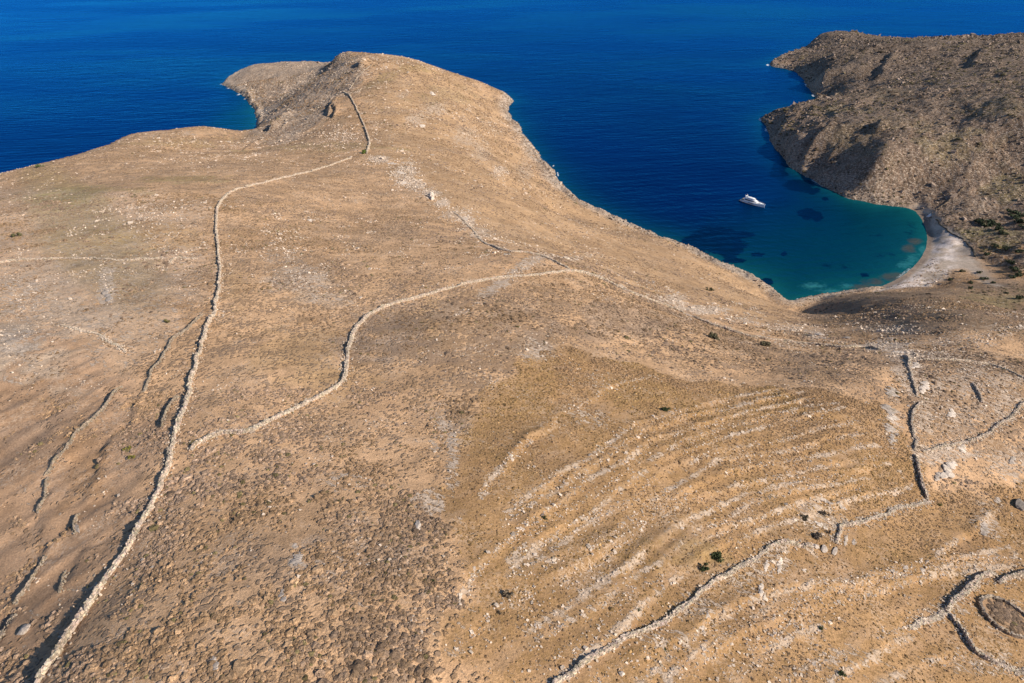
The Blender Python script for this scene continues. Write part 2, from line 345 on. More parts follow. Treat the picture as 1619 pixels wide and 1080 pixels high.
SP_ = [(480,560,70,60,ORANGE,.6),(520,600,60,40,ORANGE,.5),(250,370,70,35,ORANGE,.7),(370,450,22,40,ORANGE,.55),(140,740,40,70,RED,.4),(310,495,30,22,RED,.6),
 (260,480,40,15,RED,.4),(0,540,90,70,PALE,.75),(120,500,60,30,PALE,.5),(60,440,80,30,PALE,.35),(480,440,50,26,PALE,.45),(530,475,50,14,PALE,.4),(680,500,16,45,ORANGE,.6),
 (840,545,40,22,PALE,.4),(730,660,20,40,PALE,.4),(90,315,60,12,GREEN,.35),(140,300,80,8,GREEN,.35),(290,282,60,6,GREEN,.4),(280,226,90,8,GREEN,.25),(30,262,60,8,GREEN,.3),
 (480,232,110,7,GREEN,.3),(860,400,50,8,RED,.3),(620,520,50,40,GREY,.5),(560,545,40,30,GREY,.5),(1000,500,80,30,GREY,.45),(200,420,100,60,GREY,.25),(70,690,60,50,GREY,.3),
 (640,110,60,12,GREEN,.25),(700,150,50,16,c3(.3,.22,.12),.4),(1590,400,30,16,RED,.9),(1600,430,26,10,RED,.6),(1560,375,50,16,GREEN,.6),(1530,330,30,14,PALE,.35),
 (1310,175,70,8,GREEN,.3),(1390,150,60,8,GREEN,.2),(1400,200,80,18,GREEN,.15),(1570,170,60,30,GREEN,.2),(1350,235,40,20,GREEN,.15),(1500,390,26,22,RED,.3),(1530,400,24,22,RED,.35),
 (1600,300,40,30,GREEN,.4),(1500,220,60,30,GREEN,.3),(1240,150,40,20,PALE,.2),(1235,98,22,5,c3(.4,.24,.15),.6),(1500,450,60,8,RED,.5),(1580,480,60,10,GREEN,.4),(1640,500,40,12,RED,.4),
 (1440,715,60,60,RED,.12),(1500,690,60,30,RED,.12),(1290,820,60,24,PALE,.3),(1150,900,50,30,PALE,.25),(1100,870,60,30,GREEN,.2),(1060,1060,80,30,RED,.2),(1580,870,60,50,RED,.35),(1470,1000,50,40,RED,.3),
 (900,600,70,40,RED,.25),(1040,850,80,40,GREY,.25),(900,900,60,40,GREY,.2),(560,880,80,60,GREY,.3),(420,900,60,60,GREY,.2)]
for k, (a, b, rx, ry, col, m) in enumerate(SP_): spot(a, b, rx, ry, col, m, k)
# the path that loops on the far saddle
for L in ([(470,222),(500,204),(515,190),(530,184),(540,190),(536,202),(520,214),(500,222)], [(515,188),(520,176),(528,160)]):
    P = smooth_line(trace(L), 2); d, _ = seg_dist(X, Y, P)
    C = mixc(C, c3(0.42, 0.28, 0.17), 0.85 * sstep(5, 2, d + 2 * fbm(X, Y, 8, 2, 111)))
# beach
sandn = fbm(X, Y, 18, 4, 121)
C = mixc(C, c3(0.43, 0.345, 0.275), BE)
dryf = sstep(8, 20, SD) 
sw = fbm(X + 4 * fbm(X, Y, 14, 3, 122), Y * 1.4 + 4 * fbm(X, Y, 14, 3, 123), 9, 4, 124, True)
band = sstep(3.5, 7, sdj) * sstep(30, 18, sdj + 5 * sandn)
lowb = sstep(15, 40, -(Y - np.array(at_z(1460, 360, 0))[1]))       # the washed-up weed lies on the near half of the beach
C = mixc(C, c3(0.64, 0.545, 0.49), BE * band * lowb * sstep(-0.05, 0.35, sw))
C = mixc(C, c3(0.17, 0.125, 0.10), BE * sstep(6, 3, sdj + 1.5 * sandn) * 0.75)
# scrub cover and stony ground
COV = 0.52 * np.ones_like(cX)
COV = np.maximum(COV, DENSE * 0.85)
COV = COV * (1 - 0.35 * LEFTTOP) * (1 - 0.45 * LEFTB)
COV = COV * (1 - FIELD) + 0.10 * FIELD
COV = np.where(SEAWARD > 0.1, COV * (1 - SEAWARD) + 0.28 * SEAWARD, COV)
COV = COV * (1 - FARR) + 0.66 * FARR; COV = COV * (1 - VALLEY) + 0.62 * VALLEY; COV = COV * (1 - LOBE) + 0.42 * LOBE
COV = np.maximum(COV, BACKL * 0.85)
COV = COV * (1 - BEACH)
cov = np.clip(up(COV) * (1 - shore * 0.8), 0, 1)
cov = np.clip(cov + 0.22 * fbm(X, Y, 60, 3, 131) * (cov > 0.05), 0, 1)
FI = up(FIELD)
rockA = np.clip(np.maximum.reduce([rockc * 0.0 for _ in range(1)])[0, 0] + ROCK * 0.42 + 0.16 + 0.25 * up(LEFTTOP) + stony * 0.8 + 0.12 * FI * 0 , 0, 1) * (1 - BE)
def stonyspot(cx, cy, rx, ry, k, s):
    global rockA
    p = np.array(hit_fn(zs, cx, cy)); a = np.array(hit_fn(zs, cx + rx, cy)); b = np.array(hit_fn(zs, cx, cy + ry))
    e1 = a - p; e2 = b - p; Mi = np.linalg.inv(np.array([[e1[0], e2[0]], [e1[1], e2[1]]]))
    x = X - p[0]; y = Y - p[1]; q = np.hypot(Mi[0, 0] * x + Mi[0, 1] * y, Mi[1, 0] * x + Mi[1, 1] * y)
    m = q < 2.5
    rockA[m] = np.maximum(rockA[m], k * sstep(1.4, 0.5, q[m] + 0.5 * fbm(X[m], Y[m], 5, 2, 140 + s)))
STONY = [(0,540,80,60,.7),(30,470,60,40,.6),(170,450,18,45,.8),(300,440,30,30,.45),(480,440,50,25,.7),(530,470,50,12,.65),(230,340,70,30,.4),(700,665,18,60,.6),(715,720,12,60,.7),
 (680,795,25,25,.8),(550,760,40,20,.5),(470,890,20,35,.6),(540,900,50,30,.5),(640,275,22,22,.8),(680,305,16,12,.9),(720,340,30,14,.6),(760,370,18,10,.7),(860,405,70,8,.8),(1060,475,30,10,.8),
 (1110,490,40,8,.9),(1170,505,30,8,.6),(690,170,20,14,.7),(660,185,20,12,.7),(735,215,24,18,.6),(760,240,18,16,.6),(640,150,14,8,.5),(790,270,12,14,.6),(830,270,16,18,.6),
 (1400,545,40,10,.9),(1430,560,30,14,.9),(1465,610,30,40,.7),(1510,660,40,40,.55),(1480,715,40,20,.8),(1500,735,14,24,.85),(1560,620,40,20,.6),(1600,600,40,18,.7),(1600,730,50,40,.6),(1560,820,30,40,.6),
 (1410,670,16,50,.7),(1300,820,40,34,.7),(1440,590,30,30,.8),(1530,650,60,30,.6),(1480,560,60,10,.7),(1545,580,60,12,.6),(1400,520,60,10,.6),(1500,540,80,10,.5),(1250,520,60,8,.6),(1600,520,60,16,.5),(600,252,20,6,.9),(660,292,14,10,.9),(700,322,14,10,.9),(740,352,14,10,.9),(1510,720,50,10,.8),(1592,976,44,34,.75),(1530,600,50,30,.7),(1590,640,30,40,.7),(1460,660,20,30,.8),(1180,920,50,40,.6),(1110,960,50,30,.65),(1060,1010,50,24,.6),(1210,890,40,24,.6),(1330,1040,60,20,.6),(1500,960,50,24,.6),(1560,1050,60,24,.6),
 (1230,880,20,30,.7),(930,660,40,14,.6),(960,600,60,16,.45),(850,550,30,20,.7),(450,400,50,30,.45),(250,210,30,6,.5),(290,212,24,6,.6),(640,130,20,10,.4),(540,215,30,10,.3),(1290,530,20,8,.8),(1240,320,20,10,.2),(1550,330,24,14,.6),(1440,300,20,10,.5),(1300,260,30,18,.5),(1330,290,40,18,.6),(1390,290,40,22,.55)]
for k, t in enumerate(STONY): stonyspot(*t, k)

# ------------------------------------------------------------------ mesh and material builders
def tagp(o, label=None, cat=None, group=None, kind=None):
    for k, v in (("label", label), ("category", cat), ("group", group), ("kind", kind)):
        if v: o[k] = v
    return o
def np_mesh(name, V, F, mat=None, smooth=False, parent=None, col=None, attrs=None):
    """V (n,3); F (m,k) same-size faces or list of such arrays"""
    me = bpy.data.meshes.new(name); V = np.asarray(V, np.float32)
    Fs = F if isinstance(F, list) else [F]
    me.vertices.add(len(V)); me.vertices.foreach_set("co", V.ravel())
    li = np.concatenate([f.ravel() for f in Fs]).astype(np.int32)
    cnt = np.concatenate([np.full(len(f), f.shape[1]) for f in Fs]); st = np.concatenate([[0], np.cumsum(cnt)[:-1]]).astype(np.int32)
    me.loops.add(len(li)); me.loops.foreach_set("vertex_index", li)
    me.polygons.add(len(cnt)); me.polygons.foreach_set("loop_start", st)
    me.polygons.foreach_set("use_smooth", np.full(len(cnt), smooth, bool))
    me.update(calc_edges=True)
    if col is not None:
        a = me.attributes.new("tone", 'FLOAT_COLOR', 'POINT'); c4 = np.ones((len(V), 4), np.float32); c4[:, :3] = col; a.data.foreach_set("color", c4.ravel())
    for k, v in (attrs or {}).items():
        a = me.attributes.new(k, 'FLOAT', 'POINT'); a.data.foreach_set("value", np.asarray(v, np.float32).ravel())
    o = bpy.data.objects.new(name, me); COL.objects.link(o)
    if mat: me.materials.append(mat)
    if parent: o.parent = parent
    return o
class NT:
    def __init__(s, name):
        s.m = bpy.data.materials.new(name); s.m.use_nodes = True; s.t = s.m.node_tree; s.b = s.t.nodes["Principled BSDF"]
        s.g = s.t.nodes.new("ShaderNodeNewGeometry"); s.pos = s.g.outputs[0]
        s.b.inputs["Roughness"].default_value = 0.95; s.b.inputs["Specular IOR Level"].default_value = 0.15
    def set(s, n, i, v):
        if hasattr(v, "is_linked") or isinstance(v, bpy.types.NodeSocket): s.t.links.new(v, n.inputs[i])
        elif isinstance(v, (tuple, list)) and len(v) == 3 and n.inputs[i].type == 'RGBA': n.inputs[i].default_value = (*v, 1)
        else: n.inputs[i].default_value = v
    def math(s, op, a, b=0.0, c=None, clamp=False):
        n = s.t.nodes.new("ShaderNodeMath"); n.operation = op; n.use_clamp = clamp; s.set(n, 0, a); s.set(n, 1, b)
        if c is not None: s.set(n, 2, c)
        return n.outputs[0]
    def vmul(s, v, k):
        n = s.t.nodes.new("ShaderNodeVectorMath"); n.operation = 'MULTIPLY'; s.set(n, 0, v); n.inputs[1].default_value = k; return n.outputs[0]
    def vadd(s, v, k):
        n = s.t.nodes.new("ShaderNodeVectorMath"); n.operation = 'ADD'; s.set(n, 0, v); s.set(n, 1, k); return n.outputs[0]
    def rot(s, v, deg):
        n = s.t.nodes.new("ShaderNodeVectorRotate"); n.rotation_type = 'Z_AXIS'; s.set(n, "Vector", v); n.inputs["Angle"].default_value = math.radians(deg); return n.outputs[0]
    def noise(s, scale, detail=4, rough=0.55, vec=None, color=False):
        n = s.t.nodes.new("ShaderNodeTexNoise"); s.set(n, "Vector", vec if vec is not None else s.pos); n.inputs["Scale"].default_value = scale
        n.inputs["Detail"].default_value = detail; n.inputs["Roughness"].default_value = rough; return n.outputs[1 if color else 0]
    def vor(s, scale, vec=None, feat='F1', out=0, rnd=1.0):
        n = s.t.nodes.new("ShaderNodeTexVoronoi"); n.feature = feat; s.set(n, "Vector", vec if vec is not None else s.pos); n.inputs["Scale"].default_value = scale
        n.inputs["Randomness"].default_value = rnd; return n.outputs[out]
    def attr(s, name, color=False):
        n = s.t.nodes.new("ShaderNodeAttribute"); n.attribute_name = name; return n.outputs[0 if color else 2]
    def mr(s, v, a, b, c=0.0, d=1.0, smooth=True):
        n = s.t.nodes.new("ShaderNodeMapRange"); n.interpolation_type = 'SMOOTHSTEP' if smooth else 'LINEAR'
        for i, x in enumerate((v, a, b, c, d)): s.set(n, i, x)
        return n.outputs[0]
    def mix(s, f, a, b, blend='MIX'):
        n = s.t.nodes.new("ShaderNodeMix"); n.data_type = 'RGBA'; n.blend_type = blend; n.clamp_factor = True
        s.set(n, 0, f); s.set(n, 6, a); s.set(n, 7, b); return n.outputs[2]
    def scale(s, c, f):
        n = s.t.nodes.new("ShaderNodeVectorMath"); n.operation = 'SCALE'; s.set(n, 0, c); s.set(n, 3, f); return n.outputs[0]
    def bump(s, h, dist, strength=1.0, normal=None):
        n = s.t.nodes.new("ShaderNodeBump"); s.set(n, "Height", h); n.inputs["Distance"].default_value = dist; n.inputs["Strength"].default_value = strength
        if normal is not None: s.set(n, "Normal", normal)
        s.t.links.new(n.outputs[0], s.b.inputs["Normal"]); return n.outputs[0]
    def out(s, c, rough=None):
        s.set(s.b, "Base Color", c)
        if rough is not None: s.set(s.b, "Roughness", rough)
        return s.m

# ground
g = NT("ground")
warp = g.vadd(g.pos, g.scale(g.noise(0.9, 3, color=True), 1.1))
soil = g.attr("tone", True); acov = g.attr("cov"); arock = g.attr("rock"); afld = g.attr("field")
nb = g.noise(0.035, 6, 0.62); nm = g.noise(0.35, 5, 0.6); nf = g.noise(2.6, 4, 0.65); nff = g.noise(9.0, 2, 0.6)
c = g.scale(soil, g.mr(nb, 0.32, 0.68, 0.82, 1.20))
c = g.scale(c, g.mr(nm, 0.3, 0.7, 0.84, 1.15)); c = g.scale(c, g.mr(nf, 0.3, 0.7, 0.80, 1.18)); c = g.scale(c, g.mr(nff, 0.3, 0.7, 0.85, 1.15))
red = g.mr(g.noise(0.09, 4, 0.6, vec=g.vadd(g.pos, (40, 9, 3))), 0.52, 0.72)
c = g.mix(g.math('MULTIPLY', red, 0.35), c, (0.38, 0.22, 0.12))
# golden grass grain in the field
gg = g.mr(g.noise(1.6, 4, 0.7, vec=g.vadd(g.pos, (3, 77, 0))), 0.42, 0.62)
c = g.mix(g.math('MULTIPLY', g.math('MULTIPLY', afld, gg), 0.55), c, (0.235, 0.140, 0.052))
pl = g.mr(g.noise(0.16, 5, 0.6, vec=g.vmul(g.rot(g.pos, -42), (0.45, 1.6, 1))), 0.50, 0.66)
c = g.mix(g.math('MULTIPLY', g.math('MULTIPLY', afld, pl), 0.42), c, (0.46, 0.30, 0.19))
# pale stones and bedrock showing through
rn = g.noise(0.8, 5, 0.68, vec=g.vmul(g.rot(warp, 28), (0.55, 1.25, 1)))
rs = g.math('ADD', rn, g.math('MULTIPLY', arock, 0.31))
rm = g.mr(rs, 0.67, 0.73)
rv = g.mr(g.vor(2.4, warp, out=1), 0.2, 0.9, 0.75, 1.1)
rockcol = g.scale(g.mix(g.noise(0.5, 3), (0.62, 0.49, 0.39), (0.48, 0.385, 0.31)), rv)
c = g.mix(g.math('MULTIPLY', rm, 0.85), c, rockcol)
c = g.mix(g.math('MULTIPLY', g.attr('strip'), g.mr(nm, 0.35, 0.6, 0.15, 0.7)), c, (0.52, 0.37, 0.25))
# low scrub
vd = g.vor(0.95, warp); vc = g.vor(0.95, warp, out=1)
covn = g.math('ADD', acov, g.mr(g.noise(0.13, 4, 0.6, vec=g.vadd(g.pos, (9, 5, 1))), 0.25, 0.75, -0.38, 0.38))
bm = g.mr(g.math('SUBTRACT', g.math('MULTIPLY', covn, 0.72), vd), -0.10, 0.10)
sc_ = g.mix(g.mr(g.noise(0.12, 3), 0.4, 0.6), (0.25, 0.160, 0.094), (0.235, 0.163, 0.115))
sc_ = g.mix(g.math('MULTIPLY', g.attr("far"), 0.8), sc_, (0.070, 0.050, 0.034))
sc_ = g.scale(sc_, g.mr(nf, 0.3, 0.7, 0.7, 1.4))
vd2 = g.vor(0.32, warp); bm2 = g.mr(g.math('SUBTRACT', g.math('MULTIPLY', covn, 0.62), vd2), -0.12, 0.12)
bmm = g.math('MULTIPLY', g.math('MAXIMUM', bm, g.math('MULTIPLY', bm2, g.attr("far"))), g.math('SUBTRACT', 1.0, g.math('MULTIPLY', rm, 0.7)))
c = g.mix(g.math('MULTIPLY', bmm, 0.72), c, sc_)
ln = g.math('ABSOLUTE', g.math('SUBTRACT', g.noise(0.55, 4, 0.6, vec=g.vadd(warp, (31, 8, 2))), 0.5))
lm = g.math('MULTIPLY', g.mr(ln, 0.035, 0.005), g.mr(g.noise(0.08, 3, 0.6, vec=g.vadd(g.pos, (5, 61, 7))), 0.48, 0.62))
c = g.mix(g.math('MULTIPLY', lm, g.math('MULTIPLY', 0.6, g.math('SUBTRACT', 1.0, g.attr('far')))), c, (0.60, 0.45, 0.335))
hgt = g.math('ADD', g.math('MULTIPLY', bmm, 0.55), g.math('ADD', g.math('MULTIPLY', nf, 0.35), g.math('MULTIPLY', rm, 0.25)))
hgt = g.math('ADD', hgt, g.math('MULTIPLY', nff, 0.12))
rb = g.math('MULTIPLY', g.vor(0.22, warp), g.math('MULTIPLY', g.attr("crag"), 3.0))
rb = g.math('ADD', rb, g.math('MULTIPLY', g.noise(0.3, 6, 0.7), g.math('MULTIPLY', g.attr("crag"), 4.0)))
g.bump(g.math('ADD', hgt, rb), 0.55, 0.9)
GROUND = g.out(c, 0.95)
ny, nx = X.shape
i = np.arange((ny - 1) * (nx - 1)); r_ = i // (nx - 1); q = r_ * nx + i % (nx - 1)
F = np.stack([q, q + 1, q + nx + 1, q + nx], 1)
zq = Z.ravel(); keepf = (zq[F].max(axis=1) > -10)
F = F[keepf]
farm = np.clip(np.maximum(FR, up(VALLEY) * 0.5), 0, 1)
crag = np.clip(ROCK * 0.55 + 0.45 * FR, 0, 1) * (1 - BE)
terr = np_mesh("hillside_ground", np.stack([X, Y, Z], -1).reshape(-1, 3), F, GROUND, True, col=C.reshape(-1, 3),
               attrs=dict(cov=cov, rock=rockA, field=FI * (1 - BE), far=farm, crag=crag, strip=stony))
tagp(terr, "dry rocky island hillside of brown scrub and golden grass falling to the sea", "terrain", kind="structure")

# ------------------------------------------------------------------ sea
def axs(lo, hi, c0, c1, s0, g): return axis(lo, hi, c0, c1, s0, g)
SX = axs(-26000, 26000, -60, 480, 3.0, 0.02); SY = axs(-6000, 40000, 380, 1100, 3.0, 0.02)
sX, sY = np.meshgrid(SX, SY)
dd, _ = seg_dist(sX, sY, coast, True); INs = inside(sX, sY, coast); sD = np.where(INs, -dd, dd)     # metres out from the shore
sDj = sD + 3 * fbm(sX, sY, 30, 3, 201)
shal = np.exp(-np.maximum(sDj, 0) / 16.0) * 0.85
a = np.array(at_z(1130, 300, 0)); b = np.array(at_z(1440, 395, 0)); e = b - a
tb = ((sX - a[0]) * e[0] + (sY - a[1]) * e[1]) / (e @ e)
baym = sstep(0.0, 0.85, tb + 0.10 * fbm(sX, sY, 60, 3, 202)) * (sX > 100) * (sY < 760)
# the little bay on the left of the peninsula
p2 = np.array(at_z(385, 190, 0)); d2 = np.hypot((sX - p2[0]) / 60.0, (sY - p2[1]) / 110.0)
bay2 = sstep(1.3, 0.3, d2 + 0.3 * fbm(sX, sY, 40, 3, 203)) * 1.1
def ell(cx, cy, rx, ry, s=0, rough=0.5, soft=(1.35, 0.65)):
    p = np.array(at_z(cx, cy, 0)); a = np.array(at_z(cx + rx, cy, 0)) - p; b = np.array(at_z(cx, cy - ry, 0)) - p
    Mi = np.linalg.inv(np.array([[a[0], b[0]], [a[1], b[1]]])); x = sX - p[0]; y = sY - p[1]
    q = np.hypot(Mi[0, 0] * x + Mi[0, 1] * y, Mi[1, 0] * x + Mi[1, 1] * y)
    m = q < 3; r = np.zeros_like(q); r[m] = sstep(soft[0], soft[1], q[m] + rough * fbm(sX[m], sY[m], 14, 3, 210 + s)); return r
weed = np.zeros_like(sX)
for k, t in enumerate([(1274,338,13,10),(1292,342,11,9),(1262,292,26,9),(1284,302,14,5),(1232,272,14,12),(1305,315,5,3),(1130,372,40,12),(1150,390,36,14),(1163,412,17,4.5),(1198,403,10,3),(1100,385,26,18),(1170,372,24,6),
                       (1240,402,4.5,3.5),(1211,446,10,5.5),(1368,434,8,3.5),(1232,322,16,10),(1330,420,30,5),(1140,350,40,8),(1385,370,24,5),(1400,405,20,8),(1440,365,10,20)]):
    weed = np.maximum(weed, ell(*t, k) * (1.0 if k < 15 else 0.35))
reef = np.zeros_like(sX)
for k, t in enumerate([(1362,454,22,6),(1388,446,26,7),(1410,437,20,7),(1437,392,14,7),(1448,382,12,6),(1335,462,16,3)]): reef = np.maximum(reef, ell(*t, 40 + k, soft=(1.7, 0.1)))
milk = np.zeros_like(sX)
for k, t in enumerate([(1308,460,40,5),(1290,452,30,6),(1442,408,14,10),(1430,420,16,7),(1340,452,16,4),(1458,396,8,10),(1300,446,60,10)]): milk = np.maximum(milk, ell(*t, 60 + k, soft=(1.8, 0.0)) * (1 if k != 6 else .4))
foam = np.zeros_like(sX)
for k, t in enumerate([(350,132,4,2),(362,139,4,1.6),(377,149,5,1.8),(388,156,4,1.6),(396,163,4,2),(402,170,4,2),(409,182,3,3),(404,196,3,2),(875,262,3,2),(882,276,3,4),(880,287,4,2),(895,300,4,2),(902,308,5,2),
                       (1262,106,8,2),(1270,119,5,3),(1276,134,5,3),(1286,151,4,2.5),(1214,103,4,1.5),(1203,189,4,3),(1211,205,3,3),(1246,478,5,2),(1268,472,10,1.8),(1320,464,20,1.4),(820,214,3,3),(832,228,3,2)]):
    foam = np.maximum(foam, ell(*t, 80 + k, 0.3))
foam = np.maximum(foam, 0.80 * sstep(4.5, 0.5, np.abs(sD) + 2 * fbm(sX, sY, 22, 2, 205)) * sstep(-0.25, 0.35, fbm(sX, sY, 45, 2, 206)))
s = NT("sea_water")
wv = s.pos
a_sh = s.attr("shallow"); a_bay = s.attr("bay"); a_w = s.attr("weed"); a_r = s.attr("reef"); a_m = s.attr("milk"); a_f = s.attr("foam")
wn = s.noise(0.13, 7, 0.72)
deep = s.mix(s.mr(s.noise(0.0035, 3, 0.5), 0.35, 0.65), (0.0002, 0.0060, 0.045), (0.0002, 0.0085, 0.062))
c = s.mix(a_bay, deep, (0.0003, 0.028, 0.047))
c = s.mix(s.math('MULTIPLY', a_sh, 0.9), c, s.mix(a_bay, (0.002, 0.060, 0.085), (0.006, 0.105, 0.100)))
wnn = s.math('ADD', a_w, s.math('MULTIPLY', s.math('SUBTRACT', wn, 0.5), 2.0))
c = s.mix(s.math('MULTIPLY', s.mr(wnn, 0.22, 0.75), 0.9), c, (0.0002, 0.006, 0.024))
rr = s.math('ADD', a_r, s.math('MULTIPLY', s.math('SUBTRACT', wn, 0.5), 1.3))
c = s.mix(s.math('MULTIPLY', s.mr(rr, 0.30, 1.0), 0.75), c, s.mix(s.noise(0.5, 4), (0.025, 0.045, 0.032), (0.10, 0.075, 0.045)))
mm = s.math('ADD', a_m, s.math('MULTIPLY', s.math('SUBTRACT', s.noise(0.35, 4), 0.5), 1.2))
c = s.mix(s.math('MULTIPLY', s.mr(mm, 0.40, 1.25), 0.75), c, (0.035, 0.20, 0.21))
fm = s.math('ADD', a_f, s.math('MULTIPLY', s.math('SUBTRACT', s.noise(0.7, 4, 0.7), 0.5), 1.3))
fmask = s.mr(fm, 0.72, 1.05)
c = s.mix(fmask, c, (0.72, 0.76, 0.78))
s.b.inputs["Specular IOR Level"].default_value = 0.0
v1 = s.vmul(s.rot(s.pos, -14), (0.35, 1.0, 1.0)); v2 = s.vmul(s.rot(s.pos, 22), (0.45, 1.0, 1.0))
h = s.math('ADD', s.math('MULTIPLY', s.noise(0.055, 4, 0.6, vec=v1), 3.2), s.math('MULTIPLY', s.noise(0.20, 4, 0.6, vec=v2), 1.2))
h = s.math('ADD', h, s.math('MULTIPLY', s.noise(1.1, 3, 0.6, vec=v1), 0.22))
wav = s.t.nodes.new("ShaderNodeTexWave"); wav.wave_type = 'BANDS'; wav.bands_direction = 'Y'; s.set(wav, 0, s.rot(s.pos, -9)); wav.inputs["Scale"].default_value = 0.03
wav.inputs["Distortion"].default_value = 5.0; wav.inputs["Detail"].default_value = 3.0; wav.inputs["Detail Scale"].default_value = 0.6
h = s.math('ADD', h, s.math('MULTIPLY', wav.outputs[1], 0.25))
h = s.math('MULTIPLY', h, s.mr(s.noise(0.003, 4, 0.6, vec=v2), 0.3, 0.7, 0.6, 1.35))
bn = s.bump(h, 0.55, 0.8)
SEA = s.out(c, 0.9)
gl = s.t.nodes.new("ShaderNodeBsdfGlossy"); gl.inputs["Color"].default_value = (0.02, 0.40, 1.0, 1); s.set(gl, "Roughness", s.mr(s.noise(0.004, 4, 0.6, vec=v1), 0.35, 0.65, 0.14, 0.32)); s.t.links.new(bn, gl.inputs["Normal"])
fr = s.t.nodes.new("ShaderNodeFresnel"); fr.inputs["IOR"].default_value = 1.24; s.t.links.new(bn, fr.inputs["Normal"])
mx = s.t.nodes.new("ShaderNodeMixShader"); s.set(mx, 0, s.math('MULTIPLY', fr.outputs[0], s.math('SUBTRACT', 1.0, fmask))); s.t.links.new(s.b.outputs[0], mx.inputs[1]); s.t.links.new(gl.outputs[0], mx.inputs[2])
s.t.links.new(mx.outputs[0], s.t.nodes["Material Output"].inputs[0])
ny, nx = sX.shape; i = np.arange((ny - 1) * (nx - 1)); q = (i // (nx - 1)) * nx + i % (nx - 1); F = np.stack([q, q + 1, q + nx + 1, q + nx], 1)
F = F[~((sD.ravel()[F] < -30).all(axis=1))]
sea = np_mesh("sea_water", np.stack([sX, sY, np.zeros_like(sX)], -1).reshape(-1, 3), F, SEA, True,
              attrs=dict(shallow=shal, bay=baym + bay2, weed=weed, reef=reef, milk=milk, foam=foam))
tagp(sea, "deep blue sea turning teal over the shallow bay with dark weed patches", "sea", kind="structure")

# ------------------------------------------------------------------ small-shape templates
def ico(sub):
    import bmesh
    bm = bmesh.new(); bmesh.ops.create_icosphere(bm, subdivisions=sub, radius=1.0)
    V = np.array([v.co[:] for v in bm.verts]); F = np.array([[v.index for v in f.verts] for f in bm.faces]); bm.free(); return V, F
BOXV = np.array([(x, y, z) for z in (-.5, .5) for y in (-.5, .5) for x in (-.5, .5)]); BOXF = np.array([(0,2,3,1),(4,5,7,6),(0,1,5,4),(2,6,7,3),(0,4,6,2),(1,3,7,5)])
def stones_arr(P, S, yaw, tilt=0.25, jit=0.16, r=rng):
    """irregular blocks at P (n,3) with sizes S (n,3)"""
    n = len(P); V = BOXV[None] * (1 + r.uniform(-jit, jit, (n, 8, 3))) + r.uniform(-jit, jit, (n, 8, 3)) * 0.5
    V = V * S[:, None, :]
    tx = r.uniform(-tilt, tilt, n); ty = r.uniform(-tilt, tilt, n)
    x, y, z = V[..., 0], V[..., 1], V[..., 2]
    z2 = z + x * tx[:, None] + y * ty[:, None]
    c, s = np.cos(yaw)[:, None], np.sin(yaw)[:, None]
    V = np.stack([x * c - y * s, x * s + y * c, z2], -1) + P[:, None, :]
    F = (BOXF[None] + (np.arange(n) * 8)[:, None, None]).reshape(-1, 4)
    return V.reshape(-1, 3), F

def stone_mat(name, k=1.0):
    s = NT(name); c = s.attr("tone", True)
    c = s.scale(c, s.mr(s.noise(3.0, 5, 0.65), 0.3, 0.7, 0.72, 1.22)); c = s.mix(s.mr(s.noise(0.7, 3), 0.55, 0.75), c, (0.27, 0.21, 0.14))
    s.bump(s.noise(5.0, 5, 0.7), 0.12, 0.8); return s.out(c, 0.95)
WALLSTONE = stone_mat("dry_wall_stone"); ROCKM = stone_mat("pale_rock")

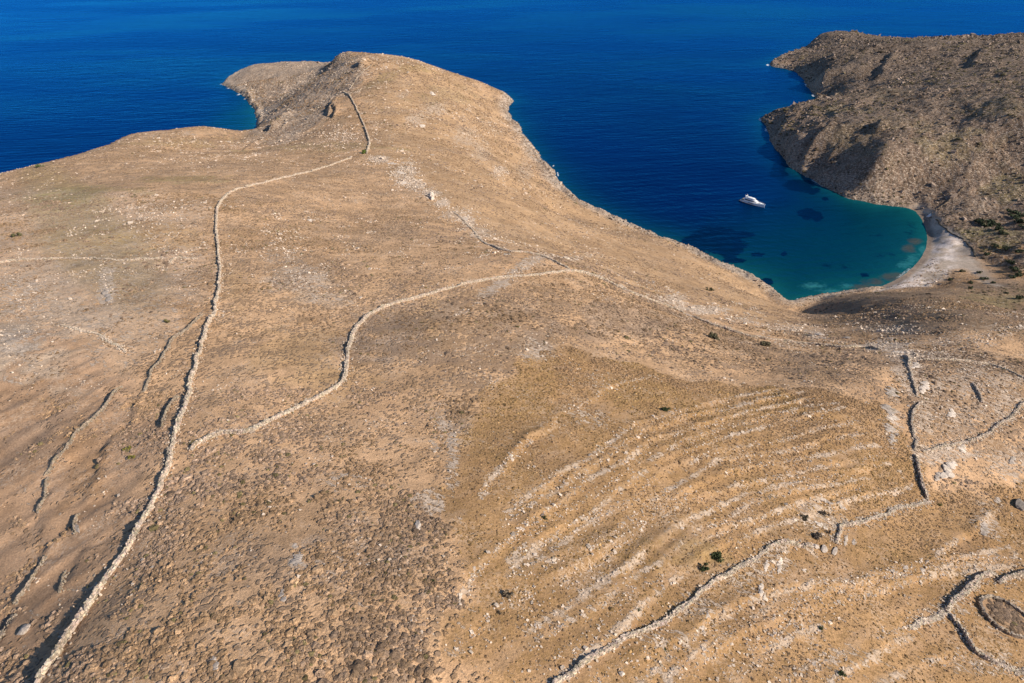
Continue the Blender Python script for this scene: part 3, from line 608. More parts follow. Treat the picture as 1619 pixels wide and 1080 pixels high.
# ------------------------------------------------------------------ dry-stone walls
NW = []
def resample(P, step):
    d = np.r_[0, np.cumsum(np.hypot(*np.diff(P, axis=0).T))]; n = max(2, int(d[-1] / step)); t = np.linspace(0, d[-1], n)
    return np.stack([np.interp(t, d, P[:, 0]), np.interp(t, d, P[:, 1])], 1), t
def wall(L, label, h=1.15, wd=0.8, name="stone_wall", cat="stone wall", group="dry stone walls over the hillside", world=None, ruin=0.0, tone=(0.53, 0.43, 0.34), stone=0.38):
    r = np.random.default_rng(int(abs(L[0][0]) * 7 + abs(L[0][1])) if world is None else 5)
    P = smooth_line(np.array([hit(u, v) for u, v in L]), 1) if world is None else world
    h *= 0.70; wd *= 0.66
    f = np.mean(proj(P[:, 0], P[:, 1], hz(P[:, 0], P[:, 1]))[2])
    st = stone * (1.0 if f < 200 else (1.5 if f < 380 else 2.6))
    Q, t = resample(P, st)
    Q = Q + np.stack([0.7 * fbm(Q[:, 0], Q[:, 1], 5, 3, 301), 0.7 * fbm(Q[:, 0], Q[:, 1], 5, 3, 302)], 1)
    T = np.gradient(Q, axis=0); T /= np.linalg.norm(T, axis=1)[:, None] + 1e-9; N = np.stack([-T[:, 1], T[:, 0]], 1)
    yaw = np.arctan2(T[:, 1], T[:, 0])
    hh = h * (0.84 + 0.5 * fbm(t, t * 0 + h, 3.0, 3, 303)); hh = hh * (1 - 0.75 * sstep(0.50, 0.62, fbm(t, t * 0 + 77, 9.0, 2, 309))); hh *= np.clip(1 - ruin * (0.5 + 1.0 * fbm(t, t * 0 + 9, 6.0, 2, 304)), 0.25, 1.1)
    ww = wd * (1 + 0.5 * fbm(t, t * 0 + 3, 5.0, 2, 305))
    end = np.minimum(1, np.minimum(np.arange(len(Q)), np.arange(len(Q))[::-1]) / 2.0 * 0.5 + 0.4); hh = hh * end
    Vs, Fs, Cs = [], [], []
    # solid heart of the wall
    prof = [(-0.52, -0.6), (-0.44, 0.30), (-0.28, 0.80), (0.0, 0.84), (0.28, 0.80), (0.44, 0.30), (0.52, -0.6)]
    z0 = hz(Q[:, 0], Q[:, 1]); k = len(prof)
    rows = []
    for a, b in prof:
        x = Q[:, 0] + N[:, 0] * a * ww; y = Q[:, 1] + N[:, 1] * a * ww; rows.append(np.stack([x, y, z0 + b * hh + (0.0 if b > 0 else 0)], -1))
    V = np.stack(rows, 1).reshape(-1, 3); n = len(Q)
    i = np.arange(n - 1)[:, None]; j = np.arange(k - 1)[None]; q = i * k + j
    F = np.stack([q, q + 1, q + k + 1, q + k], -1).reshape(-1, 4)
    caps = np.array([[0, 1, 5, 6], [1, 2, 4, 5]]); F = np.r_[F, caps, (caps + (n - 1) * k)[:, ::-1]]
    Vs.append(V); Fs.append(F); Cs.append(np.ones((len(V), 3)) * np.array(tone) * 0.62); off = len(V)
    # the stones
    lay = [(-0.44, 0.18), (0.44, 0.18), (-0.42, 0.50), (0.42, 0.50), (-0.33, 0.80), (0.33, 0.80), (-0.2, 1.0), (0.22, 1.0)]
    if f > 380: lay = [(-0.42, 0.4), (0.42, 0.4), (-0.2, 0.9), (0.2, 0.95)]
    for a, b in lay:
        m = len(Q); jx = r.uniform(-0.25, 0.25, m) * st; aa = a + r.uniform(-.16, .16, m); bb = b + r.uniform(-.14, .14, m)
        x = Q[:, 0] + N[:, 0] * aa * ww + T[:, 0] * jx; y = Q[:, 1] + N[:, 1] * aa * ww + T[:, 1] * jx
        P3 = np.stack([x, y, z0 + bb * hh], -1)
        S = np.stack([r.uniform(0.5, 1.35, m) * st, r.uniform(0.25, 0.55, m) * wd, r.uniform(0.14, 0.36, m) * max(h, 0.6)], -1)
        V, F = stones_arr(P3, S, yaw + r.uniform(-.5, .5, m), 0.3, 0.2, r)
        tn = np.array(tone) * r.uniform(0.6, 1.3, (m, 1)) * (1 + r.uniform(-.05, .05, (m, 3)))
        Vs.append(V); Fs.append(F + off); Cs.append(np.repeat(tn, 8, 0)); off += len(V)
    # stones fallen at the foot
    m = int(t[-1] * (3.2 + 5 * ruin) * (2.4 if P[:, 0].mean() > 75 and f < 260 else 1)) if f < 330 else 0
    if m:
        idx = r.integers(0, len(Q), m); sd = r.choice([-1, 1, 1], m) * (0.6 + np.abs(r.normal(0, 1.1, m))) * wd
        x = Q[idx, 0] + N[idx, 0] * sd; y = Q[idx, 1] + N[idx, 1] * sd; s3 = r.uniform(0.14, 0.34, (m, 1)) * r.uniform(0.7, 1.2, (m, 3))
        V, F = stones_arr(np.stack([x, y, hz(x, y) + 0.05], -1), s3, r.uniform(0, 6.28, m), 0.3, 0.2, r)
        Vs.append(V); Fs.append(F + off); Cs.append(np.repeat(np.array(tone) * r.uniform(0.8, 1.3, (m, 1)), 8, 0))
    V = np.concatenate(Vs); o0 = np.array([Q[0, 0], Q[0, 1], z0[0]])
    o = np_mesh(name, V - o0, np.concatenate(Fs), WALLSTONE, False, col=np.concatenate(Cs)); o.location = o0
    tagp(o, label, cat, group, "thing"); NW.append((Q, ww.mean())); return o

wall([(58,1085),(62,1078),(85,1045),(112,1003),(132,975),(152,945),(176,910),(200,872),(215,842),(232,815),(248,780),(262,745),(272,712),(283,678),(292,650),(298,620),(306,590),(313,560),(325,530),(335,505),(343,475),(348,445),(347,415),(344,385),(341,350),(345,325),(358,308),(378,298),(405,292),(440,284),(480,274),(515,264),(540,255),(555,250)],
     "longest grey dry stone wall, winding from the bottom left corner up towards the far peninsula", 1.25, 0.85)
wall([(-40,424),(0,416),(18,412),(60,410),(110,409),(160,410),(178,412),(215,411),(262,409)], "straight pale dry stone wall running level across the left edge of the hillside", 0.9, 0.8)
wall([(268,416),(275,408),(290,408),(312,409)], "short tumbled wall end beside the long winding wall, left of its upper bend", 0.6, 0.8, ruin=0.6)
wall([(580,243),(584,232),(584,220),(578,205),(573,192),(566,176),(556,158),(548,148),(543,145)], "dark sided stone wall climbing the crest of the far peninsula", 2.0, 1.5)
wall([(305,712),(320,698),(345,688),(370,685),(395,683),(420,672),(450,655),(480,640),(505,630),(525,618),(540,605),(548,585),(552,555),(553,535),(565,518),(580,500),(605,488),(625,480),(655,473),(690,463),(710,457),(745,447),(790,440),(830,437),(865,433),(890,430),(904,429)],
     "pale stone wall snaking through the middle of the scrub up to the ridge top", 1.1, 0.95)
wall([(907,429),(935,436),(960,445),(985,458),(1010,468),(1050,482),(1080,495),(1110,508),(1150,522),(1200,536),(1250,542),(1300,547),(1340,551),(1370,548),(1392,553)],
     "thin stone wall following the ridge above the bay and its shaded slope", 1.35, 1.1)
wall([(775,388),(800,399),(830,399),(850,403),(870,410),(885,418),(901,427)], "low broken wall on the crest above the junction of two longer walls", 1.1, 1.0, ruin=0.3)
wall([(1462,568),(1500,570),(1540,573),(1570,577),(1600,590),(1622,600),(1650,616)], "curving upper wall of the stony enclosure at the right edge", 0.9, 0.8)
wall([(1650,622),(1619,640),(1605,650),(1598,662),(1580,672),(1565,685),(1545,692),(1520,702),(1495,708),(1470,711),(1459,713)], "lower wall of the right hand enclosure, joining the upright walls beside flat pale slabs", 1.0, 0.8)
wall([(1433,563),(1437,580),(1442,600),(1447,615),(1450,627)], "upper straight wall with a dark shadow beside the white bedrock strip", 1.1, 0.8)
wall([(1459,637),(1450,645),(1442,655),(1442,680),(1446,700),(1447,713)], "hooked stone wall in the middle of the upright row at the right", 1.0, 0.7)
wall([(1447,722),(1452,745),(1460,770),(1466,790)], "lower straight wall with a broad dark shadow meeting a corner below", 1.25, 0.75)
wall([(870,1090),(885,1078),(925,1050),(975,1020),(1030,995),(1075,965),(1120,930),(1150,910),(1185,888),(1215,868),(1240,858),(1262,862),(1285,866)], "long stone wall rising from the bottom edge past two dark green shrubs", 0.85, 0.8)
wall([(1322,860),(1325,845),(1328,831),(1345,829),(1370,824),(1400,812),(1425,802),(1450,797),(1470,794)], "stone wall below the golden field ending at the sharp corner", 0.75, 0.8)
wall([(1498,968),(1505,955),(1518,948),(1530,935),(1545,920),(1560,911),(1572,909)], "thick tall wall with a dark shadow left of the round threshing floor", 1.4, 1.2)
wall([(1578,922),(1590,915),(1619,908),(1670,900)], "wall running off the right edge above the round threshing floor", 1.3, 1.0)
wall([(1503,972),(1512,985),(1525,1005),(1540,1030),(1555,1040),(1572,1048)], "wall with dark shadow going down beside the round threshing floor", 1.1, 0.7)
wall([(1440,992),(1465,983),(1485,975),(1496,970)], "short tumbled wall spur pointing left from the thick corner wall", 0.6, 1.2, ruin=0.5)
wall([(1576,1050),(1600,1060),(1619,1066),(1650,1076)], "low ruined wall in the bottom right corner", 0.5, 0.9, ruin=0.5)
wall([(1537,607),(1546,620),(1554,637)], "short lone wall piece inside the scrub of the right hand enclosure", 1.0, 0.8)
D_ = (0.33, 0.265, 0.205)
for L, lab, hh_ in [([(320,497),(308,508),(295,520),(285,527),(270,538),(262,555),(255,568),(243,583),(235,595),(225,620)], "thin jagged old terrace wall slanting just left of the long wall", 0.8),
  ([(192,613),(180,620),(178,632),(165,645),(150,658),(140,668),(120,685),(112,695),(105,705),(92,720),(80,740),(70,750)], "zigzag old terrace wall in the middle of the bare left slope", 0.9),
  ([(76,756),(72,765),(75,787),(65,800),(62,812)], "small crooked terrace wall below the zigzag one on the left slope", 0.8),
  ([(282,628),(270,640),(262,655),(257,675)], "short terrace wall with dark shadow tucked beside the long wall", 0.9),
  ([(75,880),(65,895),(55,912),(42,930),(22,955)], "dark shadowed terrace wall near the lower left edge", 0.9),
  ([(122,816),(117,830),(120,842)], "tiny curved terrace wall on the lower left slope", 0.9),
  ([(27,975),(15,985),(0,1015),(-20,1040)], "terrace wall leaving the picture at the lower left edge", 0.7),
  ([(105,905),(95,925),(92,940)], "very short terrace wall left of the long wall near the bottom", 0.6)]:
    wall(L, lab, hh_, 0.34, name="terrace_wall", cat="terrace wall", group="old terrace walls on the left slope", ruin=0.25, tone=D_, stone=0.34)
wall([(95,514),(125,522),(148,527),(165,535),(185,548),(200,557)], "faint low arc of stones on the smooth left slope", 0.4, 0.6, name="terrace_wall", cat="terrace wall", ruin=0.5)
wall([(1479,347),(1495,363),(1510,373),(1524,379),(1537,393),(1542,406)], "low dark stone wall along the back of the beach", 1.3, 1.1, tone=(0.13, 0.11, 0.09))
wall([(1484,330),(1500,318),(1515,305),(1526,294)], "far field wall slanting up the hill behind the beach", 1.3, 1.0, tone=(0.25, 0.19, 0.14))
wall([(552,142),(560,130),(570,118),(580,108),(588,102)], "low pale wall running on to the summit of the far peninsula", 1.0, 1.3, ruin=0.2)
wall([(716,335),(726,342),(740,356),(752,368),(765,385),(780,389),(793,392)], "low stone bank curving from the rocky rib down to the broken crest wall", 0.7, 1.0, ruin=0.3)
# round threshing floor: a ring of edging stones
tc = np.array(hit(1592, 976)); e1 = np.array(hit(1622, 976)) - tc; R_ = np.hypot(*e1)
an = np.linspace(0.25, 2 * math.pi + 0.1, 50)
ring = np.stack([tc[0] + R_ * 0.95 * np.cos(an), tc[1] + R_ * 0.95 * np.sin(an)], 1)
zt = float(hz(*tc))
to = bpy.data.objects.new("threshing_floor", None); COL.objects.link(to); to.location = (tc[0], tc[1], zt)
tagp(to, "round old threshing floor ringed with edging stones, grey scrub inside", "threshing floor")
def conform(x, y, dz): return np.stack([x - tc[0], y - tc[1], hz(x, y) + dz - zt], -1)
rr_, aa_ = np.meshgrid(np.linspace(0, 1, 10) * R_ * 0.93, np.linspace(0, 2 * math.pi, 41)); fx = tc[0] + rr_ * np.cos(aa_); fy = tc[1] + rr_ * np.sin(aa_)
V = conform(fx, fy, 0.12).reshape(-1, 3); i = np.arange(40)[:, None]; j = np.arange(9)[None]; q = i * 10 + j
fm_ = NT("trodden_floor"); fc = fm_.mix(fm_.noise(0.8, 4), (0.28, 0.175, 0.10), (0.42, 0.27, 0.165)); fm_.bump(fm_.noise(4.0, 5, 0.7), 0.1); fm_.out(fc, 0.95)
np_mesh("floor_surface", V, np.stack([q, q + 10, q + 11, q + 1], -1).reshape(-1, 4), fm_.m, True, parent=to)
P_ = np.stack([tc[0] + rng.normal(0, R_ * .45, 420), tc[1] + rng.normal(0, R_ * .45, 420)], 1); P_ = P_[np.hypot(P_[:, 0] - tc[0], P_[:, 1] - tc[1]) < R_ * .88]
FLOORP = P_
m = 90; a_ = np.linspace(0, 2 * math.pi, m, False); kk = rng.uniform(0.96, 1.04, m)
P3 = conform(tc[0] + R_ * np.cos(a_) * kk, tc[1] + R_ * np.sin(a_) * kk, 0.25)
V, F = stones_arr(P3, np.stack([rng.uniform(.3, .75, m), rng.uniform(.25, .5, m), rng.uniform(.5, 1.0, m)], -1), a_ + math.pi / 2, 0.2, 0.18)
np_mesh("edging_stones", V, F, WALLSTONE, False, parent=to, col=np.repeat(np.array([.36, .29, .23]) * rng.uniform(.75, 1.25, (m, 1)), 8, 0))

# ------------------------------------------------------------------ pale rocks
IV, IF = ico(4)
IV2, IF2 = ico(2)
def rock(cx, cy, rx, ry, label, tone=(0.47, 0.40, 0.35), flat=0.3, name="boulder", cat="rock", group="bare rocks on the hillside"):
    r = np.random.default_rng(int(cx * 31 + cy)); p = hit(cx, cy + ry * 0.3); z = float(hz(*p)); f = float(proj(np.array(p[0]), np.array(p[1]), np.array(z))[2])
    wx_ = rx * f / FPX; dep = math.atan2(CAM_H - z, math.hypot(*p)); wy_ = ry * f / FPX / max(math.sin(dep), 0.35)
    a = -math.atan2(p[0], p[1]); ca, sa = math.cos(a), math.sin(a)
    solid = flat >= 0.45 and f < 260
    TV, TF = (IV, IF) if solid else (IV2, IF2) if f > 250 else ico(3)
    pieces = [(0, 0, 1, 1)] if solid else []
    if not solid:
        n = 5 if f < 250 else 9
        ax_ = 1 if wx_ > wy_ else 0
        for q in range(n):
            t = (q + .5) / n * 2 - 1; w_ = math.sqrt(max(0, 1 - t * t)) * .8 + .2
            if ax_: pieces.append((t * .85 + r.uniform(-.06, .06), r.uniform(-.3, .3), 1.25 / n * r.uniform(.8, 1.2), w_ * r.uniform(.6, .95)))
            else: pieces.append((r.uniform(-.3, .3), t * .85 + r.uniform(-.06, .06), w_ * r.uniform(.6, .95), 1.25 / n * r.uniform(.8, 1.2)))
    Vs, Fs, Ts = [], [], []; off = 0
    for px_, py_, sw, sh_ in pieces:
        V = TV.copy()
        for _ in range(14):
            n_ = r.normal(size=3); n_ /= np.linalg.norm(n_); d = r.uniform(0.60, 0.9); s_ = V @ n_ - d; V -= np.maximum(s_, 0)[:, None] * n_[None]
        V *= (1 + 0.12 * fbm(V[:, 0] * 3 + cx + px_, V[:, 1] * 3 + V[:, 2] * 2, 1.0, 4, 401))[:, None]
        hh = flat * 1.1 * min(wx_, wy_) if solid and sw == 1 else min(sw * wx_, sh_ * wy_) * (0.32 if flat < .45 else 1.1)
        V = V * [sw * wx_ * 1.1, sh_ * wy_ * 1.1, hh]; V[:, 0] += px_ * wx_; V[:, 1] += py_ * wy_
        x = V[:, 0] * ca - V[:, 1] * sa; y = V[:, 0] * sa + V[:, 1] * ca
        Vs.append(np.stack([x, y, V[:, 2] + hz(x + p[0], y + p[1]) - z + 0.35 * hh], -1)); Fs.append(TF + off); off += len(V)
        Ts.append(np.array(tone) * r.uniform(.85, 1.1) * (1 + 0.2 * fbm(x + cx, y + cy, 0.8, 3, 402))[:, None])
    if solid: o = np_mesh(name, Vs[0], Fs[0], ROCKM, False, col=Ts[0])
    else:
        o = bpy.data.objects.new("rock_outcrop", None); COL.objects.link(o)
        for V, T_ in zip(Vs, Ts): np_mesh("slab", V, TF, ROCKM, False, col=T_, parent=o)
    o.location = (p[0], p[1], z); tagp(o, label, cat, group); return o
LT = (0.62, 0.52, 0.44); DK = (0.20, 0.17, 0.15); GYR = (0.42, 0.35, 0.30)
for t in [
 (661,827,4.5,10,"upright white slab left of the golden field's edge",LT,.5),(470,880,13,13,"large round pale slab among cushions low in the scrub",GYR),(447,938,7,12,"long pale slab below the large round one",GYR),
 (466,862,6,5,"small pale rock just above the large round slab",GYR),(38,994,10,8,"wedge shaped pale rock with a long shadow by the lower left edge",GYR,.5),(122,832,4,9,"narrow pale rock on the lower left slope",GYR,.5),
 (210,845,7,7,"pale rock leaning against the long wall",GYR,.5),(337,1045,8,14,"tall pale slab near the bottom edge right of the long wall",GYR),(1612,797,8,9,"dark block of rock at the right edge",DK,.6),
 (1296,528,8,5.5,"big white boulder on the ridge above the shaded slope",LT,.6),(1279,529,10,5,"dark boulder beside the big white one on the ridge",DK,.5),(1338,533,8,5,"second boulder along the ridge with a dark side",GYR,.5),
 (1305,534,10,4,"flat rock at the foot of the big white boulder",GYR,.3),(1500,737,12,20,"cracked white slab below the right hand enclosure wall",LT,.18),(1521,707,9,7,"square white slab under the enclosure wall",LT,.2),
 (1498,706,6,5,"small white slab squeezed against the enclosure wall",LT,.2),(1484,752,6,9,"slab lying left below the cracked white one",GYR,.2),(1405,645,14,8,"topmost flat slab of the stack left of the hooked wall",GYR,.15),
 (1412,659,11,6,"second flat slab of the stack left of the hooked wall",LT,.15),(1408,676,12,8,"third flat slab of the stack left of the hooked wall",GYR,.15),(1411,692,7,9,"lowest slab of the stack left of the hooked wall",GYR,.2),
 (1410,617,12,9,"round grey rock above the stack of flat slabs",GYR,.3),(1299,829,13,5,"curved pale rock beside the grey cushion bushes",LT,.4),(1308,793,11,4,"thin pale slab above the curved rock",GYR,.3),(1331,800,9,4,"thin slab right of the curved rock",GYR,.3),
 (1337,851,4,12,"upright slab below the bend of the lower wall",GYR,.4),(1319,869,4,9,"upright slab left of the bend in the lower wall",GYR,.5),(1303,866,5,8,"leaning rock at the end of the long lower wall",GYR,.5),(1291,863,5,5,"dark sided rock at the end of the long lower wall",GYR,.5),
 (1212,890,4,12,"narrow white slab touching the underside of the long lower wall",LT,.25),(1233,889,5,16,"tall white slab right of the narrow one under the wall",LT,.2),(1203,927,6,14,"white slab lying alone in the grass under the wall",LT,.25),(1210,946,4,3.5,"small round white boulder under the lone slab",LT,.5),
 (1274,901,6,4,"oval white rock in the grass right of the slabs",LT,.3),(1119,968,4,12,"grey slab standing under the middle of the long lower wall",GYR,.3),(1038,1004,6,6,"square pale rock beside the lower part of the long wall",LT,.2),(1111,990,3,8,"thin slab below the grey standing one",GYR,.3),
 (983,1064,5,4.5,"bright white block near the bottom edge",LT,.5),(1556,834,9,13,"broken grey rock right of the corner where walls meet",GYR,.3),(1577,789,6,6,"grey rock between the corner and the right edge",GYR,.3),(1432,896,5,6,"pale rock in the grass under the corner",GYR,.3),
 (1459,900,5,4,"small pale rock right of its neighbour under the corner",GYR,.3),(1505,652,8,9,"white rock in the scrub of the enclosure",LT,.3),(1425,556,13,5,"white bedrock hump where the ridge walls meet",LT,.3),(1447,575,8,10,"white bedrock slope beside the upper straight wall",LT,.25),
 (1462,608,8,14,"long white bedrock face in the enclosure",LT,.2),(1152,504,7,3.5,"white rock on the slope above the ridge wall",LT,.5),(1103,489,12,4,"row of white rocks on the slope above the ridge wall",LT,.4),(1072,475,8,3,"low white rock where the ridge rocks begin",LT,.4),
 (1066,496,7,3,"white rock just under the ridge wall",LT,.3),(985,452,8,3,"white rock beside the ridge wall near its left end",LT,.4),(801,401,8,3,"white rock at the left end of the broken crest wall",LT,.4),(637,288,10,4,"white crag high on the rocky rib below the saddle",LT,.4),
 (682,308,5,10,"standing crag on the rocky rib below the saddle",LT,.5),(634,272,9,3.5,"upper white crag of the rocky rib",LT,.4),(620,258,9,3,"first white rocks of the rib under the far wall",LT,.4),(735,345,8,4,"low crag at the lower end of the rocky rib",GYR,.4),
 (491,347,5,4,"lone white rock on the upper brown slope",LT,.4),(684,147,6,5,"white rock cluster on the far peninsula's sunny side",LT,.3),(668,198,6,4,"lower white rock on the far peninsula's sunny side",LT,.3),(1468,341,4,2,"white boulder at the top of the beach",(.75,.72,.70),.5),
 (1387,549,6,4,"pale rock at the right end of the ridge wall",GYR,.4),(355,374,8,2.5,"flat white rock left of the upper bend",LT,.2) if False else (363,373,3,2,"small white rock by the upper bend of the long wall",LT,.3),(170,463,7,16,"long bare strip of grey rock under the level wall",GYR,.12),
 (1600,725,5,8,"pale rock at the right edge below the enclosure",GYR,.3),(1350,855,5,6,"low rock right of the upright slab",GYR,.3)]:
    rock(*t[:6] if len(t) < 7 else t[:6], flat=(t[6] if len(t) > 6 else 0.25))

# ------------------------------------------------------------------ loose stones
def rubble():
    P = []; S = []
    for W in TWORLD:
        n = int(np.sum(np.hypot(*np.diff(W, axis=0).T)) * 4.0); Q, t = resample(W, 0.25); idx = rng.integers(0, len(Q), n)
        q = Q[idx] + rng.normal(0, 0.5, (n, 2)); keep = fbm(q[:, 0], q[:, 1], 12, 2, 63) > -0.25; P.append(q[keep])
    for k, (cx, cy, rx, ry, kk) in enumerate(STONY):
        p = np.array(hit(cx, cy)); 
        if np.hypot(*p) > 640 or cx > 1100 and cy < 470: continue
        e1 = np.array(hit(cx + rx, cy)) - p; e2 = np.array(hit(cx, cy + ry)) - p
        ar = abs(e1[0] * e2[1] - e1[1] * e2[0]) * 3.1; n = int(min(ar * (0.8 if cx < 1380 else 1.1) * kk, 1800)); g = rng.normal(0, 0.55, (n, 2)); q = p + g[:, :1] * e1 + g[:, 1:] * e2
        keep = fbm(q[:, 0], q[:, 1], 3, 3, 66) > -0.1; P.append(q[keep])
    q = np.stack([rng.uniform(-200, 260, 60000), rng.uniform(40, 330, 60000)], 1); keep = fbm(q[:, 0], q[:, 1], 9, 4, 67) > 0.30; P.append(q[keep])
    P = np.concatenate(P); z = hz(P[:, 0], P[:, 1]); u, v, f = proj(P[:, 0], P[:, 1], z); k = (u > -80) & (u < 1700) & (v < 1180) & (z > 0.5); P = P[k]; z = z[k]; f = f[k]; n = len(P)
    s = np.exp(rng.normal(-1.68, 0.42, n)) * np.clip(f / 180, 0.9, 2.6)
    S = s[:, None] * rng.uniform(0.6, 1.3, (n, 3)) * [1, 1, 0.7]
    V, F = stones_arr(np.c_[P, z + 0.12 * s], S, rng.uniform(0, 6.28, n), 0.35, 0.22)
    t = np.array([0.58, 0.47, 0.38]) * np.exp(rng.normal(0, 0.16, (n, 1)))
    o = np_mesh("loose_stones", V, F, ROCKM, False, col=np.repeat(t, 8, 0)); tagp(o, "loose pale stones strewn along terrace lines and bare patches", "stones", kind="stuff"); print("stones", n)
rubble()

# ------------------------------------------------------------------ cushion scrub and grass tufts
def leafmat(name, tr=0.0):
    s = NT(name); c = s.attr("tone", True); c = s.scale(c, s.mr(s.noise(7.0, 3, 0.7), 0.3, 0.7, 0.6, 1.5)); s.bump(s.noise(9.0, 4, 0.8), 0.15, 0.9); return s.out(c, 0.95)
SCRUB = leafmat("dry_scrub_leaf"); TUFT = leafmat("dry_grass_leaf"); LEAF = leafmat("green_leaf")
def templates(sub, n, sq, cut=-0.25, rough=0.22):
    V0, F0 = ico(sub); out = []
    keepf = (V0[F0][:, :, 2].mean(1) > cut); F1 = F0[keepf]; used = np.unique(F1); mp = -np.ones(len(V0), int); mp[used] = np.arange(len(used))
    for k in range(n):
        V = V0[used].copy(); V *= (1 + rough * fbm(V[:, 0] * 2.3 + 9 * k, V[:, 1] * 2.3 + V[:, 2] * 1.7, 1.0, 3, 500 + k))[:, None]; V[:, 2] = np.maximum(V[:, 2], -0.35) * sq
        out.append(V)
    return np.array(out), mp[F1]
def scatter(name, P, sz, tone, T, F1, mat, label, cat, sink=0.1, vj=0.0):
    z = hz(P[:, 0], P[:, 1]); n = len(P); k = rng.integers(0, len(T), n); V = T[k] * sz[:, None, :] if sz.ndim == 2 else T[k] * sz[:, None, None]
    a = rng.uniform(0, 6.28, n); c, s = np.cos(a)[:, None], np.sin(a)[:, None]; x = V[..., 0] * c - V[..., 1] * s; y = V[..., 0] * s + V[..., 1] * c
    V = np.stack([x + P[:, :1], y + P[:, 1:], V[..., 2] + (z - sink * (sz if sz.ndim == 1 else sz[:, 2]))[:, None]], -1)
    if vj: V = V + rng.normal(0, vj, V.shape) * (sz if sz.ndim == 1 else sz[:, 0])[:, None, None]
    tc_ = tone[:, None, :] * rng.uniform(0.8, 1.2, V.shape[:2] + (1,)); nv = T.shape[1]
    F = (F1[None] + (np.arange(n) * nv)[:, None, None]).reshape(-1, 3)
    o = np_mesh(name, V.reshape(-1, 3), F, mat, False, col=tc_.reshape(-1, 3)); tagp(o, label, cat, kind="stuff"); print(name, n, len(F)); return o
walld = None
def off_walls(P):
    ok = np.ones(len(P), bool)
    for Q, w_ in NW:
        if len(Q) > 60: Q = Q[::3]
        i = np.where((P[:, 0] > Q[:, 0].min() - 2) & (P[:, 0] < Q[:, 0].max() + 2) & (P[:, 1] > Q[:, 1].min() - 2) & (P[:, 1] < Q[:, 1].max() + 2) & ok)[0]
        if len(i):
            d, _ = seg_dist(P[i, 0], P[i, 1], Q); ok[i] &= d > w_ * 0.5 + 0.35
    return ok
def candidates(n, y0, y1):
    y = np.sqrt(rng.uniform(0, 1, n)) * (y1 + 60 - y0) + y0 - 0; y = rng.uniform(y0, y1, n) if y1 < 150 else y
    x = rng.uniform(-1, 1, n) * (0.80 * (y + 45) + 12); y = y[:]; P = np.stack([x, y], 1); P = P[(y < y1) & (y > y0)]
    z = hz(P[:, 0], P[:, 1]); u, v, f = proj(P[:, 0], P[:, 1], z); k = (u > -70) & (u < 1690) & (v < 1150) & (z > 1); return P[k], f[k]
fld = lambda P: bil(CXa, CYa, FIELD, P[:, 0], P[:, 1])
covf = lambda P: bil(GX, GY, cov, P[:, 0], P[:, 1])
def clump(P): return 0.6 * fbm(P[:, 0], P[:, 1], 13, 3, 601) + 0.6 * fbm(P[:, 0], P[:, 1], 3.6, 2, 602)
def scrub_tone(P):
    n = len(P); a = sstep(-0.3, 0.3, fbm(P[:, 0], P[:, 1], 20, 3, 611) + rng.normal(0, 0.12, n))[:, None]
    t = (1 - a) * np.array([0.345, 0.222, 0.130]) + a * np.array([0.325, 0.224, 0.158])
    g_ = (rng.uniform(0, 1, n) < 0.05)[:, None]; t = np.where(g_, np.array([0.20, 0.155, 0.075]), t)
    t = t * (1 - 0.28 * bil(CXa, CYa, DENSE, P[:, 0], P[:, 1]))[:, None]
    return t * np.exp(rng.normal(0, 0.24, (n, 1)))
T1, F1_ = templates(2, 10, 0.62, -0.2, 0.28); T0, F0_ = templates(1, 8, 0.62, -0.3, 0.25)
for name, y0, y1, N, T, FF, lab in [("near_scrub", 30, 125, 110000, T1, F1_, "low rounded brown cushion scrub on the near slope"), ("far_scrub", 125, 340, 260000, T0, F0_, "low brown cushion scrub farther up the slopes")]:
    P, f = candidates(N, y0, y1); d = covf(P) * 1.08 - 0.3 * np.maximum(bil(GX, GY, rockA, P[:, 0], P[:, 1]) - 0.3, 0) + 1.15 * clump(P) - 0.8 * fld(P)
    k = rng.uniform(0.2, 0.8, len(P)) < d - 0.12; P = P[k]; f = f[k]; k = off_walls(P); P = P[k]; f = f[k]
    big = sstep(-0.4, 0.4, fbm(P[:, 0], P[:, 1], 25, 2, 621)); s = np.exp(rng.normal(-1.36, 0.36, len(P))) * (0.85 + 0.3 * big) * np.clip(f / 170, 1, 1.35)
    s3 = np.stack([s, s * rng.uniform(0.75, 1.2, len(P)), s * rng.uniform(0.7, 1.05, len(P))], 1)
    scatter(name, P, s3, scrub_tone(P) * (0.92 if y0 < 100 else 0.72), T, FF, SCRUB, lab, "scrub", vj=0.10)
s_ = np.exp(rng.normal(-0.95, .35, len(FLOORP))); so = scatter("floor_scrub", FLOORP, s_, scrub_tone(FLOORP) * 0.5, T1, F1_, SCRUB, None, None)
so.data.transform(Matrix.Translation((-tc[0], -tc[1], -zt))); so.parent = to; del so["kind"]
